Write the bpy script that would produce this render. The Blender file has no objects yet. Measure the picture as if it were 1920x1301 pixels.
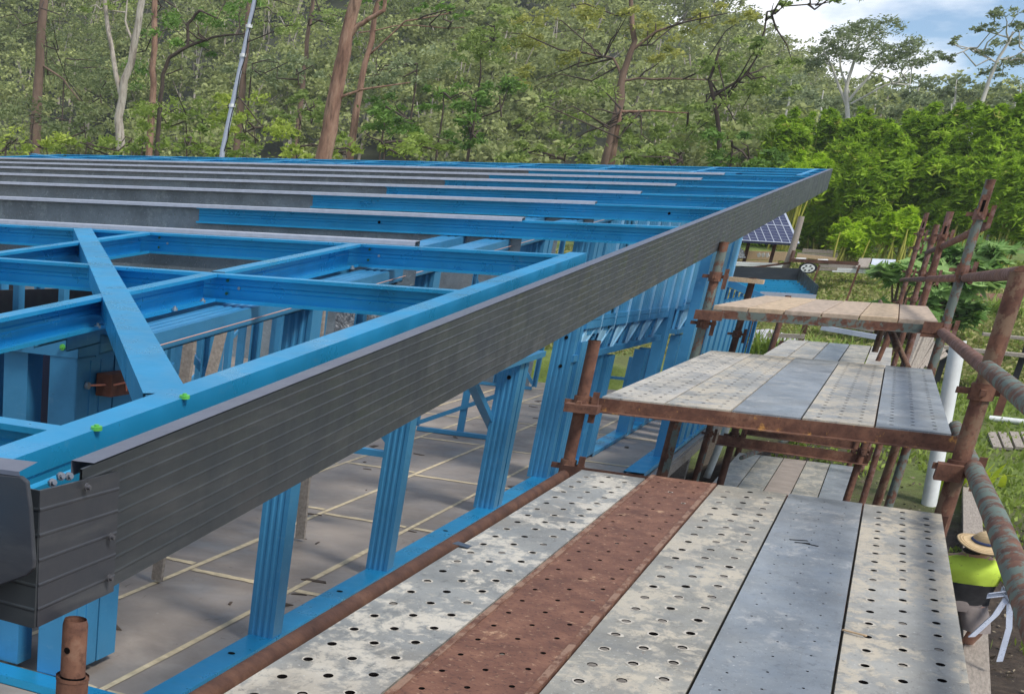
import bpy, math, random
import numpy as np
from mathutils import Vector
random.seed(7); rng = np.random.default_rng(7)
V = Vector
sc = bpy.context.scene
# ================================================================ camera, sky, sun, exposure
HC = 3.40
FPX, CX, CY = 2253.2, 116.5, 1421.7          # focal length and principal point of the photograph (1920 px wide)
CR = np.array([0.838113, 0.543342, 0.04844])
CD = np.array([0.257639, -0.316008, -0.913105])
CF = np.array([-0.480821, 0.777765, -0.404836])
cd = bpy.data.cameras.new('camera'); cam = bpy.data.objects.new('camera', cd); sc.collection.objects.link(cam)
cam.matrix_world = ((CR[0], -CD[0], -CF[0], 0), (CR[1], -CD[1], -CF[1], 0), (CR[2], -CD[2], -CF[2], HC), (0, 0, 0, 1))
from mathutils import Matrix
cam.matrix_world = Matrix(((CR[0], -CD[0], -CF[0], 0), (CR[1], -CD[1], -CF[1], 0), (CR[2], -CD[2], -CF[2], HC), (0, 0, 0, 1)))
cd.sensor_width = 36; cd.sensor_fit = 'HORIZONTAL'; cd.lens = FPX / 1920 * 36
cd.shift_x = (960 - CX) / 1920; cd.shift_y = (CY - 650.5) / 1920
cd.clip_start = 0.05; cd.clip_end = 2000
sc.camera = cam
W = bpy.data.worlds.new('World'); sc.world = W; W.use_nodes = True
SUN_EL, SUN_AZ = math.radians(52), math.radians(118)      # azimuth measured from +Y towards +X
def build_world():
    nt = W.node_tree; N = nt.nodes; L = nt.links; N.clear()
    out = N.new('ShaderNodeOutputWorld'); bg = N.new('ShaderNodeBackground'); bg.inputs[1].default_value = 0.12
    sky = N.new('ShaderNodeTexSky'); sky.sky_type = 'NISHITA'; sky.sun_disc = False
    sky.sun_elevation = SUN_EL; sky.sun_rotation = SUN_AZ; sky.dust_density = .2; sky.ozone_density = 4.0; sky.air_density = .9
    tc = N.new('ShaderNodeTexCoord'); mp = N.new('ShaderNodeMapping'); mp.inputs['Scale'].default_value = (1.6, 1.6, 5.5)
    mp.inputs['Location'].default_value = (0.35, 0.2, 0.1)
    no = N.new('ShaderNodeTexNoise'); no.inputs['Scale'].default_value = 1.7; no.inputs['Detail'].default_value = 7; no.inputs['Roughness'].default_value = .55
    rp = N.new('ShaderNodeValToRGB'); rp.color_ramp.elements[0].position = .47; rp.color_ramp.elements[1].position = .56
    mx = N.new('ShaderNodeMix'); mx.data_type = 'RGBA'; mx.inputs['B'].default_value = (9.6, 9.8, 10.2, 1)
    L.new(tc.outputs['Generated'], mp.inputs[0]); L.new(mp.outputs[0], no.inputs['Vector']); L.new(no.outputs[0], rp.inputs[0])
    L.new(rp.outputs[0], mx.inputs['Factor']); L.new(sky.outputs[0], mx.inputs['A'])
    L.new(mx.outputs['Result'], bg.inputs[0]); L.new(bg.outputs[0], out.inputs[0])
build_world()
sl = bpy.data.lights.new('sun', 'SUN'); sl.energy = 3.2; sl.angle = math.radians(14); sl.color = (1, .95, .88)
so = bpy.data.objects.new('sun', sl); sc.collection.objects.link(so)
sd = V((math.sin(SUN_AZ) * math.cos(SUN_EL), math.cos(SUN_AZ) * math.cos(SUN_EL), math.sin(SUN_EL)))
so.rotation_euler = sd.to_track_quat('Z', 'Y').to_euler(); so.location = (0, 0, 30)
sc.view_settings.view_transform = 'Standard'; sc.view_settings.look = 'None'
sc.view_settings.exposure = 0.18; sc.view_settings.gamma = 1
# ================================================================ geometry helpers
CAM = np.array([0, 0, HC])
def ray(x, y): return CR * (x - CX) / FPX + CD * (y - CY) / FPX + CF
def aX(x, y, X): r = ray(x, y); return V(CAM + r * (X / r[0]))
def aY(x, y, Y): r = ray(x, y); return V(CAM + r * (Y / r[1]))
def aZ(x, y, Z): r = ray(x, y); return V(CAM + r * ((Z - HC) / r[2]))
def smooth(t): t = np.clip(t, 0, 1); return t * t * (3 - 2 * t)
def gz(X, Y):
    X = np.asarray(X, float); Y = np.asarray(Y, float)
    b = np.interp(Y, [-80, 14, 20, 28, 36, 45, 60, 90, 400], [0, 0, .6, 1.7, 2.7, 3.8, 4.4, 6, 20])
    u = X / np.maximum(Y, 1)
    c = np.interp(u, [-1.2, -.7, -.3, -.15, -.05, .1, .6], [.25, .25, .215, .115, .06, .045, .045])
    h = (c * 185 - 5) * smooth((Y - 62) / 125)
    return b + h
def gzf(x, y): return float(gz(x, y))
class M:
    def __init__(s): s.v = []; s.f = []; s.sm = []
    def add(s, vs, fs, sm=False):
        k = len(s.v); s.v += [tuple(p) for p in vs]; s.f += [tuple(i + k for i in f) for f in fs]; s.sm += [sm] * len(fs)
    def box(s, a, b):
        x0, y0, z0 = a; x1, y1, z1 = b
        s.add([(x0, y0, z0), (x1, y0, z0), (x1, y1, z0), (x0, y1, z0), (x0, y0, z1), (x1, y0, z1), (x1, y1, z1), (x0, y1, z1)],
              [(0, 3, 2, 1), (4, 5, 6, 7), (0, 1, 5, 4), (1, 2, 6, 5), (2, 3, 7, 6), (3, 0, 4, 7)])
    def beam(s, p0, p1, w, h, up=(0, 0, 1)):
        s.ext([(-w / 2, -h / 2), (w / 2, -h / 2), (w / 2, h / 2), (-w / 2, h / 2)], p0, p1, up)
    def ext(s, prof, p0, p1, up=(0, 0, 1), cap=True, side=None):
        p0 = V(p0); p1 = V(p1); d = (p1 - p0).normalized(); u = V(up)
        if side is not None: r = V(side); u = r.cross(d).normalized() if False else V(up)
        r = d.cross(u).normalized(); u = r.cross(d).normalized(); n = len(prof)
        vs = [p0 + r * a + u * b for a, b in prof] + [p1 + r * a + u * b for a, b in prof]
        fs = [(i, (i + 1) % n, n + (i + 1) % n, n + i) for i in range(n)]
        if cap: fs += [tuple(range(n - 1, -1, -1)), tuple(range(n, 2 * n))]
        s.add(vs, fs)
    def chan(s, p0, p1, web, fl, up, open_, t=.004, lip=.014, ribs=0, groove=True):
        """C section: web stands along `up`, both flanges point towards `open_`; p0-p1 is the top outer web corner"""
        p0 = V(p0); p1 = V(p1); u = V(up).normalized(); o = V(open_).normalized()
        out = [(0, 0), (fl, 0), (fl, -lip), (fl - t, -lip), (fl - t, -t), (t, -t)]
        if ribs:
            for k in range(ribs):
                z = -web * (k + 1) / (ribs + 1); out += [(t, z + .012), (t + .004, z + .006), (t + .004, z - .006), (t, z - .012)]
        out += [(t, -web + t), (fl - t, -web + t), (fl - t, -web + lip), (fl, -web + lip), (fl, -web), (0, -web)]
        for k in range(ribs - 1, -1, -1) if groove else ():
            z = -web * (k + 1) / (ribs + 1); out += [(0, z - .014), (.005, z - .006), (.005, z + .006), (0, z + .014)]
        n = len(out); vs = [p0 + o * a + u * b for a, b in out] + [p1 + o * a + u * b for a, b in out]
        # side strips as quads, end caps as small quads round the profile
        fs = [(i, (i + 1) % n, n + (i + 1) % n, n + i) for i in range(n)]
        s.add(vs, fs)
    def tube(s, pts, rad, n=12, cap=True, hollow=0):
        pts = [V(p) for p in pts]; rr = rad if isinstance(rad, (list, tuple)) else [rad] * len(pts)
        k = len(pts); vs = []
        for i, p in enumerate(pts):
            d = (pts[min(i + 1, k - 1)] - pts[max(i - 1, 0)]).normalized()
            a = d.cross(V((0, 1, 0)) if abs(d.y) < .9 else V((1, 0, 0))).normalized(); b = d.cross(a).normalized()
            vs += [p + (a * math.cos(2 * math.pi * j / n) + b * math.sin(2 * math.pi * j / n)) * rr[i] for j in range(n)]
        fs = [(i * n + j, i * n + (j + 1) % n, (i + 1) * n + (j + 1) % n, (i + 1) * n + j) for i in range(k - 1) for j in range(n)]
        s.add(vs, fs, True)
        if cap:
            s.add([vs[j] for j in range(n)], [tuple(range(n - 1, -1, -1))]); s.add([vs[(k - 1) * n + j] for j in range(n)], [tuple(range(n))])
    def ngon(s, pts): s.add(pts, [tuple(range(len(pts)))])
    def slab(s, pts, th):
        """polygon (top outline) with thickness downwards"""
        n = len(pts); lo = [V(p) - V((0, 0, th)) for p in pts]
        s.add(list(pts) + lo, [tuple(range(n)), tuple(range(2 * n - 1, n - 1, -1))] + [(i, n + i, n + (i + 1) % n, (i + 1) % n) for i in range(n)])
    def build(s, name, m, parent=None, label=None, cat=None, group=None, kind=None, bevel=0):
        me = bpy.data.meshes.new(name); org = origin_of(parent)
        me.from_pydata([(x - org.x, y - org.y, z - org.z) for x, y, z in s.v], [], s.f)
        me.materials.append(m); me.polygons.foreach_set('use_smooth', s.sm); me.update()
        o = bpy.data.objects.new(name, me); sc.collection.objects.link(o)
        if parent: o.parent = parent
        tag(o, label, cat, group, kind)
        if bevel:
            b = o.modifiers.new('b', 'BEVEL'); b.width = bevel; b.segments = 2; b.limit_method = 'ANGLE'
        return o
def origin_of(o):
    p = V((0, 0, 0))
    while o is not None: p = p + o.location; o = o.parent
    return p
def tag(o, label=None, cat=None, group=None, kind=None):
    if label: o['label'] = label
    if cat: o['category'] = cat
    if group: o['group'] = group
    if kind: o['kind'] = kind
    return o
def thing(name, label, cat, loc, group=None):
    o = bpy.data.objects.new(name, None); sc.collection.objects.link(o); o.location = loc; o.empty_display_size = .1
    return tag(o, label, cat, group)
# ================================================================ material helpers
def newmat(name):
    m = bpy.data.materials.new(name); m.use_nodes = True
    return m, m.node_tree, m.node_tree.nodes['Principled BSDF']
def nd(nt, t, **kw):
    n = nt.nodes.new(t)
    for k, v in kw.items(): setattr(n, k, v)
    return n
def coords(nt, scale=(1, 1, 1)):
    tc = nd(nt, 'ShaderNodeTexCoord'); mp = nd(nt, 'ShaderNodeMapping'); mp.inputs['Scale'].default_value = scale
    nt.links.new(tc.outputs['Object'], mp.inputs[0]); return mp.outputs[0]
def noise(nt, vec, scale, detail=4, rough=.6, dist=0):
    n = nd(nt, 'ShaderNodeTexNoise'); n.inputs['Scale'].default_value = scale; n.inputs['Detail'].default_value = detail
    n.inputs['Roughness'].default_value = rough; n.inputs['Distortion'].default_value = dist
    nt.links.new(vec, n.inputs['Vector']); return n.outputs[0]
def ramp(nt, fac, stops):
    r = nd(nt, 'ShaderNodeValToRGB'); e = r.color_ramp.elements
    while len(e) < len(stops): e.new(.5)
    for i, (p, c) in enumerate(stops): e[i].position = p; e[i].color = (c[0], c[1], c[2], 1) if not isinstance(c, (int, float)) else (c, c, c, 1)
    nt.links.new(fac, r.inputs[0]); return r.outputs[0]
def mix(nt, fac, a, b):
    m = nd(nt, 'ShaderNodeMix', data_type='RGBA')
    for k, v in (('Factor', fac), ('A', a), ('B', b)):
        if hasattr(v, 'node'): nt.links.new(v, m.inputs[k])
        else: m.inputs[k].default_value = v if k == 'Factor' else (*v, 1)
    return m.outputs['Result']
def bump(nt, b, h, strength, dist=.01):
    n = nd(nt, 'ShaderNodeBump'); n.inputs['Strength'].default_value = strength; n.inputs['Distance'].default_value = dist
    nt.links.new(h, n.inputs['Height']); nt.links.new(n.outputs[0], b.inputs['Normal'])
def simple(name, col, rough=.5, metal=0, var=.15, scale=6, bmp=0, stretch=(1, 1, 1)):
    m, nt, b = newmat(name); v = coords(nt, stretch); n = noise(nt, v, scale, 5)
    c0 = tuple(c * (1 - var) for c in col); c1 = tuple(min(1, c * (1 + var)) for c in col)
    nt.links.new(ramp(nt, n, [(.3, c0), (.7, c1)]), b.inputs['Base Color'])
    r = ramp(nt, noise(nt, v, scale * 2.3, 3), [(.3, max(.02, rough - .1)), (.7, min(1, rough + .12))])
    nt.links.new(r, b.inputs['Roughness']); b.inputs['Metallic'].default_value = metal
    if bmp: bump(nt, b, noise(nt, v, scale * 6, 4), bmp)
    return m
def steel_blue(name, col, rough=.34, metal=.55):
    m, nt, b = newmat(name); v = coords(nt, (1, 1, 1)); n = noise(nt, v, 1.4, 4)
    base = ramp(nt, n, [(.25, tuple(c * .82 for c in col)), (.75, tuple(c * 1.12 for c in col))])
    sc1 = ramp(nt, noise(nt, coords(nt, (3, 3, 14)), 3.0, 6, .7), [(.60, 0.), (.78, .35)])
    base = mix(nt, sc1, base, (.22, .42, .58))
    sp = ramp(nt, noise(nt, v, 34, 3, .6), [(.70, 0.), (.76, .5)]); base = mix(nt, sp, base, (.03, .08, .13))
    base = mix(nt, ramp(nt, noise(nt, coords(nt, (2, 9, 2)), 5, 7, .75, .4), [(.60, 0.), (.72, .30)]), base, (.30, .45, .55))
    base = mix(nt, ramp(nt, noise(nt, v, 2.7, 7, .7), [(.54, 0.), (.72, .35)]), base, tuple(c * .45 for c in col))
    nt.links.new(base, b.inputs['Base Color']); b.inputs['Metallic'].default_value = metal
    nt.links.new(ramp(nt, noise(nt, v, 5, 4), [(.3, rough - .08), (.7, rough + .16)]), b.inputs['Roughness'])
    bump(nt, b, noise(nt, coords(nt, (1, 1, 1)), 7, 3), .12, .01)
    return m
def rusty(name, paint=None, amount=.5, dark=1.0):
    m, nt, b = newmat(name); v = coords(nt)
    n = noise(nt, v, 9, 8, .65); n2 = noise(nt, v, 45, 5, .7)
    c = ramp(nt, n, [(.25, (.055 * dark, .022 * dark, .014 * dark)), (.45, (.125 * dark, .056 * dark, .036 * dark)), (.6, (.195 * dark, .092 * dark, .055 * dark)), (.78, (.27 * dark, .165 * dark, .11 * dark))])
    c = mix(nt, ramp(nt, n2, [(.5, 0.), (.66, .7)]), c, (.07, .03, .02))
    if paint:
        f = ramp(nt, noise(nt, coords(nt, (1, .55, .7)), 16, 8, .7), [(amount - .03, 0.), (amount + .03, 1.)])
        c = mix(nt, f, c, paint)
    nt.links.new(c, b.inputs['Base Color']); b.inputs['Roughness'].default_value = .82; b.inputs['Metallic'].default_value = .1
    bump(nt, b, n2, .5, .004)
    return m
def galv(name, base, splash=(.60, .57, .50), amount=.55, warm=(.33, .27, .2), seed=0, rough=.5):
    """weathered galvanised steel with dried cement splashes"""
    m, nt, b = newmat(name); v = coords(nt)
    mp = nd(nt, 'ShaderNodeMapping'); mp.inputs['Location'].default_value = (seed * 7.3, seed * 3.1, 0); nt.links.new(v, mp.inputs[0]); v = mp.outputs[0]
    mp.inputs['Scale'].default_value = (1, .62, 1)
    n = noise(nt, v, 3.2, 7, .62); c = ramp(nt, n, [(.3, tuple(x * .68 for x in base)), (.5, base), (.72, tuple(min(.8, x * 1.35) for x in base))])
    ma = nd(nt, 'ShaderNodeMath', operation='MULTIPLY_ADD'); nt.links.new(noise(nt, v, 3.4, 4, .6), ma.inputs[0]); ma.inputs[1].default_value = .55; mb = nd(nt, 'ShaderNodeMath', operation='MULTIPLY_ADD'); nt.links.new(noise(nt, v, 19, 9, .72, .3), mb.inputs[0]); mb.inputs[1].default_value = .55; mb.inputs[2].default_value = -.05; nt.links.new(mb.outputs[0], ma.inputs[2])
    c = mix(nt, ramp(nt, ma.outputs[0], [(amount - .01, 0.), (amount + .05, .85)]), c, splash)
    c = mix(nt, ramp(nt, noise(nt, v, 2.1, 6, .6), [(.52, 0.), (.68, .55)]), c, warm)
    c = mix(nt, ramp(nt, noise(nt, v, 60, 4, .7), [(.60, 0.), (.68, .75)]), c, (.09, .08, .07))
    c = mix(nt, ramp(nt, noise(nt, v, 26, 8, .75, 1.0), [(.56, 0.), (.64, .55)]), c, tuple(x * .55 for x in base))
    mq = nd(nt, 'ShaderNodeMapping'); mq.inputs['Scale'].default_value = (14, .7, 1); nt.links.new(v, mq.inputs[0]); c = mix(nt, ramp(nt, noise(nt, mq.outputs[0], 5, 5, .7), [(.60, 0.), (.74, .35)]), c, (.20, .18, .15))
    c = mix(nt, ramp(nt, noise(nt, v, 11, 8, .7), [(.66, 0.), (.72, .6)]), c, (.26, .15, .08))
    c = mix(nt, ramp(nt, noise(nt, v, 120, 2, .5), [(.66, 0.), (.72, .6)]), c, (.7, .7, .68))
    nt.links.new(c, b.inputs['Base Color']); b.inputs['Metallic'].default_value = .25
    nt.links.new(ramp(nt, noise(nt, v, 8, 5), [(.3, rough - .12), (.7, rough + .2)]), b.inputs['Roughness'])
    bump(nt, b, noise(nt, v, 30, 6, .7), .35, .004)
    return m
def leafmat(name, c0, c1, rough=.5, trans=.28, dry=None):
    m, nt, b = newmat(name); at = nd(nt, 'ShaderNodeAttribute', attribute_name='tint')
    c = ramp(nt, at.outputs['Fac'], [(0, c0), (.86, c1), (.93, dry), (1, dry)] if dry else [(0, c0), (1, c1)])
    nt.links.new(c, b.inputs['Base Color']); b.inputs['Roughness'].default_value = max(rough, .7); b.inputs['Specular IOR Level'].default_value = .25
    tr = nd(nt, 'ShaderNodeBsdfTranslucent'); nt.links.new(mix(nt, .35, c, (c1[0] * 1.4, c1[1] * 1.5, c1[2] * .8)), tr.inputs[0])
    ms = nd(nt, 'ShaderNodeMixShader'); ms.inputs[0].default_value = trans
    out = nt.nodes['Material Output']; nt.links.new(b.outputs[0], ms.inputs[1]); nt.links.new(tr.outputs[0], ms.inputs[2]); nt.links.new(ms.outputs[0], out.inputs[0])
    return m
def sheet(name, col):
    m, nt, b = newmat(name); v = coords(nt); c = ramp(nt, noise(nt, v, 1.6, 4), [(.3, tuple(x * .85 for x in col)), (.7, tuple(x * 1.18 for x in col))])
    c = mix(nt, ramp(nt, noise(nt, coords(nt, (1, .5, 5)), 3, 7, .7), [(.52, 0.), (.75, .35)]), c, (.12, .12, .115))
    c = mix(nt, ramp(nt, noise(nt, coords(nt, (20, 2, 20)), 6, 4, .8), [(.70, 0.), (.76, .4)]), c, (.18, .18, .18))
    nt.links.new(c, b.inputs['Base Color']); nt.links.new(ramp(nt, noise(nt, v, 4, 6, .7), [(.35, .28), (.65, .6)]), b.inputs['Roughness'])
    bump(nt, b, noise(nt, coords(nt, (1, 1, .6)), 2.2, 3), .35, .02); return m
MAT = {}
MAT['blue'] = steel_blue('blue_steel', (.026, .36, .66), .30, .45)
MAT['blue_wall'] = steel_blue('blue_wall_steel', (.055, .265, .48), .38, .35)  # same steel as the roof, darkened to paint in the shade on the walls
MAT['blue_deep'] = steel_blue('blue_purlin_steel', (.012, .17, .40), .4, .5)
MAT['grey_steel'] = galv('grey_beam_steel', (.21, .25, .275), (.30, .35, .37), .56, (.19, .21, .215), 3, .42)
MAT['silver'] = simple('silver_flange', (.42, .46, .54), .4, .25, .10, 18)
MAT['fascia'] = sheet('fascia_charcoal', (.027, .033, .038))
MAT['fascia_edge'] = simple('fascia_edge', (.15, .16, .20), .4, .3, .08, 4)
MAT['cap'] = sheet('corner_cap_charcoal', (.036, .039, .047))
MAT['rust'] = rusty('rust')
MAT['rust_spot'] = rusty('rust_orange_patches', (.42, .22, .06), .62)
MAT['rust_dark'] = rusty('dark_rust', dark=.62)
MAT['rust_green'] = rusty('rust_under_green_paint', (.125, .17, .145), .50)
MAT['rust_pink'] = rusty('rust_under_pink_primer', (.21, .12, .10), .54)
MAT['rust_grey'] = rusty('rust_under_grey_green_paint', (.13, .16, .14), .49)
MAT['rust_brown'] = rusty('brown_tube', (.19, .12, .075), .5)
MAT['screw'] = simple('zinc_screw', (.5, .5, .48), .35, .8, .1, 30)
MAT['screw_grey'] = simple('grey_screw', (.12, .12, .13), .4, .5, .1, 30)
MAT['bolt_grey'] = simple('bolt_grey', (.22, .23, .25), .35, .7, .1, 30)
MAT['green_dark'] = simple('dark_green_screw', (.03, .12, .04), .4, 0, .2, 30)
MAT['green_screw'] = simple('green_screw', (.10, .42, .07), .4, 0, .2, 30)
MAT['pvc'] = simple('white_pvc', (.68, .70, .68), .45, 0, .12, 5, .03)
MAT['dark'] = simple('dull_black', (.006, .006, .010), .6, 0, .3, 4)
MAT['navy'] = simple('navy_shade_sheet', (.004, .012, .045), .5, 0, .3, 3)
MAT['blue_web'] = steel_blue('lit_web_steel', (.30, .55, .72), .35, .3)  # paler copy of the frame steel, lit faces and edges put into the colour
MAT['tape'] = simple('cream_tape', (.55, .46, .30), .75, 0, .25, 14)
MAT['timber_old'] = simple('weathered_timber', (.30, .26, .22), .85, 0, .3, 9, .3, (6, 1, 6))
MAT['timber_pale'] = simple('pale_timber', (.50, .36, .22), .8, 0, .22, 8, .2, (8, 1, 8))
MAT['timber_red'] = simple('red_brown_block', (.13, .05, .03), .8, 0, .4, 14, .2)
MAT['hole'] = simple('hole_black', (.006, .005, .005), .95); MAT['hole'].node_tree.nodes['Principled BSDF'].inputs['Specular IOR Level'].default_value = .05  # near-black, paints the darkness inside holes and slots
# ================================================================ ground
def build_ground():
    xs = np.concatenate([np.linspace(-420, -60, 25), np.linspace(-58, 40, 99), np.linspace(44, 420, 24)])
    ys = np.concatenate([np.linspace(-120, -4, 12), np.linspace(0, 60, 121), np.linspace(62, 220, 80), np.linspace(230, 700, 20)])
    X, Y = np.meshgrid(xs, ys); Z = gz(X, Y) + rng.normal(0, .02, X.shape) * (Y > 0) - np.where((X < -1.45) & (Y < 26) & (Y > 0), np.clip(gz(X, Y) - .3, 0, 9), 0)
    nx = len(xs); ny = len(ys)
    vs = np.stack([X, Y, Z], -1).reshape(-1, 3)
    i = (np.arange(ny - 1)[:, None] * nx + np.arange(nx - 1)[None]).ravel()
    fs = np.stack([i, i + 1, i + nx + 1, i + nx], -1)
    me = bpy.data.meshes.new('ground'); me.from_pydata(vs.tolist(), [], fs.tolist())
    me.polygons.foreach_set('use_smooth', [True] * len(fs))
    m, nt, b = newmat('ground'); v = coords(nt)
    grass = ramp(nt, noise(nt, v, 2.2, 8, .7), [(.3, (.08, .12, .022)), (.5, (.14, .20, .035)), (.7, (.21, .27, .06))])
    grass = mix(nt, ramp(nt, noise(nt, v, .45, 5, .6), [(.48, 0.), (.62, .55)]), grass, (.13, .12, .055))
    mud = ramp(nt, noise(nt, v, 5, 8, .75), [(.3, (.020, .014, .010)), (.5, (.055, .038, .026)), (.72, (.13, .095, .065))])
    sp = nd(nt, 'ShaderNodeSeparateXYZ'); nt.links.new(v, sp.inputs[0])
    # trodden earth beside the building, lawn beyond it
    def rng_map(o, a, c):
        r = nd(nt, 'ShaderNodeMapRange'); r.inputs['From Min'].default_value = a; r.inputs['From Max'].default_value = c; nt.links.new(o, r.inputs['Value']); return r.outputs[0]
    def mth(op, a, c):
        n = nd(nt, 'ShaderNodeMath', operation=op)
        for i_, q in enumerate((a, c)):
            if hasattr(q, 'node'): nt.links.new(q, n.inputs[i_])
            else: n.inputs[i_].default_value = q
        return n.outputs[0]
    wob = mth('MULTIPLY', mth('SUBTRACT', noise(nt, v, .8, 6, .65), .5), 3.2)
    far = rng_map(mth('ADD', sp.outputs['Y'], wob), 18.5, 20.5); side = rng_map(mth('ADD', sp.outputs['X'], wob), -.2, 1.4)
    hillf = rng_map(sp.outputs['Y'], 52, 64)
    far2 = rng_map(mth('ADD', sp.outputs['Y'], wob), 21.5, 23.5)
    f = mth('MAXIMUM', mth('MULTIPLY', far, side), far2)
    nt.links.new(mix(nt, hillf, mix(nt, f, mud, grass), (.030, .036, .016)), b.inputs['Base Color']); b.inputs['Roughness'].default_value = .95
    bump(nt, b, noise(nt, v, 14, 8, .75), .9, .06)
    me.materials.append(m); o = bpy.data.objects.new('ground', me); sc.collection.objects.link(o); o['kind'] = 'structure'
build_ground()
# ================================================================ steel house frame
ROOF0, RS = 2.787, 0.08398
def zr(y): return ROOF0 + RS * y
RU = V((0, -RS, 1)).normalized()
house = thing('steel_house_frame', 'blue steel frame of a house under construction, open roof with long charcoal fascia', 'house frame', (-5, 12, 0))
BD = .118                                    # depth of the blue roof members
def rp(x, y, dz=0): return V((x, y, zr(y) + dz))
# --- across members of the near bays and the blue purlins
def across(name, x0, x1, y, web, mat, dz=0, fl=.055, dy=0, ribs=1):
    m = M(); m.chan(rp(x0, y + dy, dz), rp(x1, y + dy, dz), web, fl, RU, (0, -1, -RS), ribs=ribs)
    return m.build(name, mat, house)
for y, x0 in ((2.36, -2.62), (5.36, -9.0), (7.17, -9.0)):
    across('roof_rafter', x0, -1.475, y, BD, MAT['blue'])
PY = [9.66, 12.03, 14.08, 16.12, 18.02, 20.05]
LX = [-8.6, -10.6, -12.6, -14.4, -15.4, -15.8]
for y, lx in zip([7.36] + PY, [-8] + LX):
    m = M(); m.chan(rp(lx, y, .012), rp(-2.34, y, .012), .235, .080, RU, (0, -1, -RS), ribs=0, lip=.02)
    g = m.build('roof_beam', MAT['grey_steel'], house, label='long grey steel roof beam with a bright top flange')
    m = M(); a_, b_ = y - .0805, y - .001; q = [(lx, a_, zr(a_) + .0145), (-2.34, a_, zr(a_) + .0145), (-2.34, b_, zr(b_) + .0145), (lx, b_, zr(b_) + .0145)]
    m.slab([V(p) for p in q], .0015); m.add([(lx, a_ - .001, zr(a_) + .0145), (-2.34, a_ - .001, zr(a_) + .0145), (-2.34, a_ - .001, zr(a_) - .008), (lx, a_ - .001, zr(a_) - .008)], [(0, 1, 2, 3)]); m.build('top_flange', MAT['silver'], g)
for y in PY:
    across('roof_purlin', -4.93, -1.31, y, BD, MAT['blue'] if y < 10 else MAT['blue'], -.004, .055, -.008)
# --- longitudinal members
def along(name, x, y0, y1, web=BD, fl=.07, o=(1, 0, 0), mat='blue', dz=.002):
    m = M(); m.chan(rp(x, y0, dz), rp(x, y1, dz), web, fl, RU, o, ribs=1); return m.build(name, MAT[mat], house)
for x in (-2.66, -4.02, -5.38, -6.74):
    for a, b in ((2.3 if x < -3 else 1.2, 5.36), (5.38, 7.15)): along('roof_joist', x, a, b - .058)
along('edge_beam', -1.40, 1.55, 7.2, .125, .085, (-1, 0, 0), dz=.010)
for x in (-2.66, -4.02, -5.38):
    for y in (5.36, 7.17):
        for dx, dz in ((.10, -.03), (.10, -.085), (.16, -.06)): m = M(); c = V((x + dx, y - .005, zr(y) + dz)); m.tube([c, c + V((0, -.005, 0))], .007, 8); m.build('small_screw', MAT['screw'] if dx > .12 else MAT['green_dark'], house)
for y, x in ((9.65, -3.4), (12.02, -1.75)): m = M(); c = V((x, y - .012, zr(y) - .06)); m.tube([c, c + V((0, -.0015, 0))], .011, 14); m.build('service_hole', MAT['hole'], house)
# --- wide diagonal brace lying on top of the near bays
def brace(x0, y0, x1, y1, w=.13, part='diagonal_brace'):
    p0 = rp(x0, y0, .0055); p1 = rp(x1, y1, .0055); m = M(); d = (p1 - p0).normalized(); s_ = d.cross(RU).normalized()
    m.chan(p0 - s_ * w / 2, p1 - s_ * w / 2, w, .085, s_ * -1, RU * -1, lip=.012)
    return m.build(part, MAT['blue'], house)
brace(-4.46, 7.12, -1.475, 2.79, .115)
# --- the far bays: a criss-cross of blue members
for y in (20.9, 22.0, 23.2):
    across('far_rafter', -15.2 + (y > 22.5) * .2, -1.31, y, .10, MAT['blue'])
for k in range(11):
    x = -1.5 - k * 1.36; along('far_joist', x, 20.1, 23.2, .1, .06)
for k in range(5): brace(-2.2 - k * 2.72, 20.3, -4.9 - k * 2.72, 23.1, .10, 'far_brace')
# --- charcoal fascia: ribbed sheet, bright folded top edge, corner cap and return
FX = -1.262
def fascia_profile(h, n=8):
    pr = [(0.0, 0.0)]
    for k in range(n):
        z = -h * (k + .75) / (n + .7); pr += [(0, z + .0045), (.0010, z + .0010), (.0010, z - .0010), (0, z - .0045)]
    pr += [(0, -h)]; return pr
def ribbed(m, p0, p1, h, out, n=8, up=(0, 0, 1)):
    out = V(out).normalized(); pr = fascia_profile(h, n); u = V(up)
    fr = [(a, b) for a, b in pr]; bk = [(-.006, b) for a, b in ((0, -h), (0, 0))]
    allp = fr + bk; k = len(allp); vs = [V(p0) + out * a + u * b for a, b in allp] + [V(p1) + out * a + u * b for a, b in allp]
    fs = [(i, (i + 1) % k, k + (i + 1) % k, k + i) for i in range(k)]
    fs += [(i, i + 1, k - 1 if False else i + 1) for i in ()]
    m.add(vs, fs)
m = M(); ribbed(m, (FX, 2.06, zr(2.06)), (FX, 23.25, zr(23.25)), .285, (1, 0, 0), 8)
fas = m.build('fascia_board', MAT['fascia'], house, label='long ribbed charcoal fascia sheet')
m = M(); m.add([(FX - .052, 2.1, zr(2.1) + .002), (FX + .002, 2.1, zr(2.1) + .004), (FX + .002, 23.25, zr(23.25) + .004), (FX - .052, 23.25, zr(23.25) + .002)], [(0, 1, 2, 3)])
m.add([(FX - .052, 2.1, zr(2.1) + .001), (FX - .052, 23.25, zr(23.25) + .001), (FX - .052, 23.25, zr(23.25) - .03), (FX - .052, 2.1, zr(2.1) - .03)], [(0, 1, 2, 3)])
m.build('top_fold', MAT['fascia_edge'], fas)
m = M(); y0, y1 = 1.905, 2.235
top0, top1 = aX(75, 920, FX + .012), aX(225, 884, FX + .012); bo0, bo1 = aX(70, 1176, FX + .012), aX(213, 1108, FX + .012)
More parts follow.
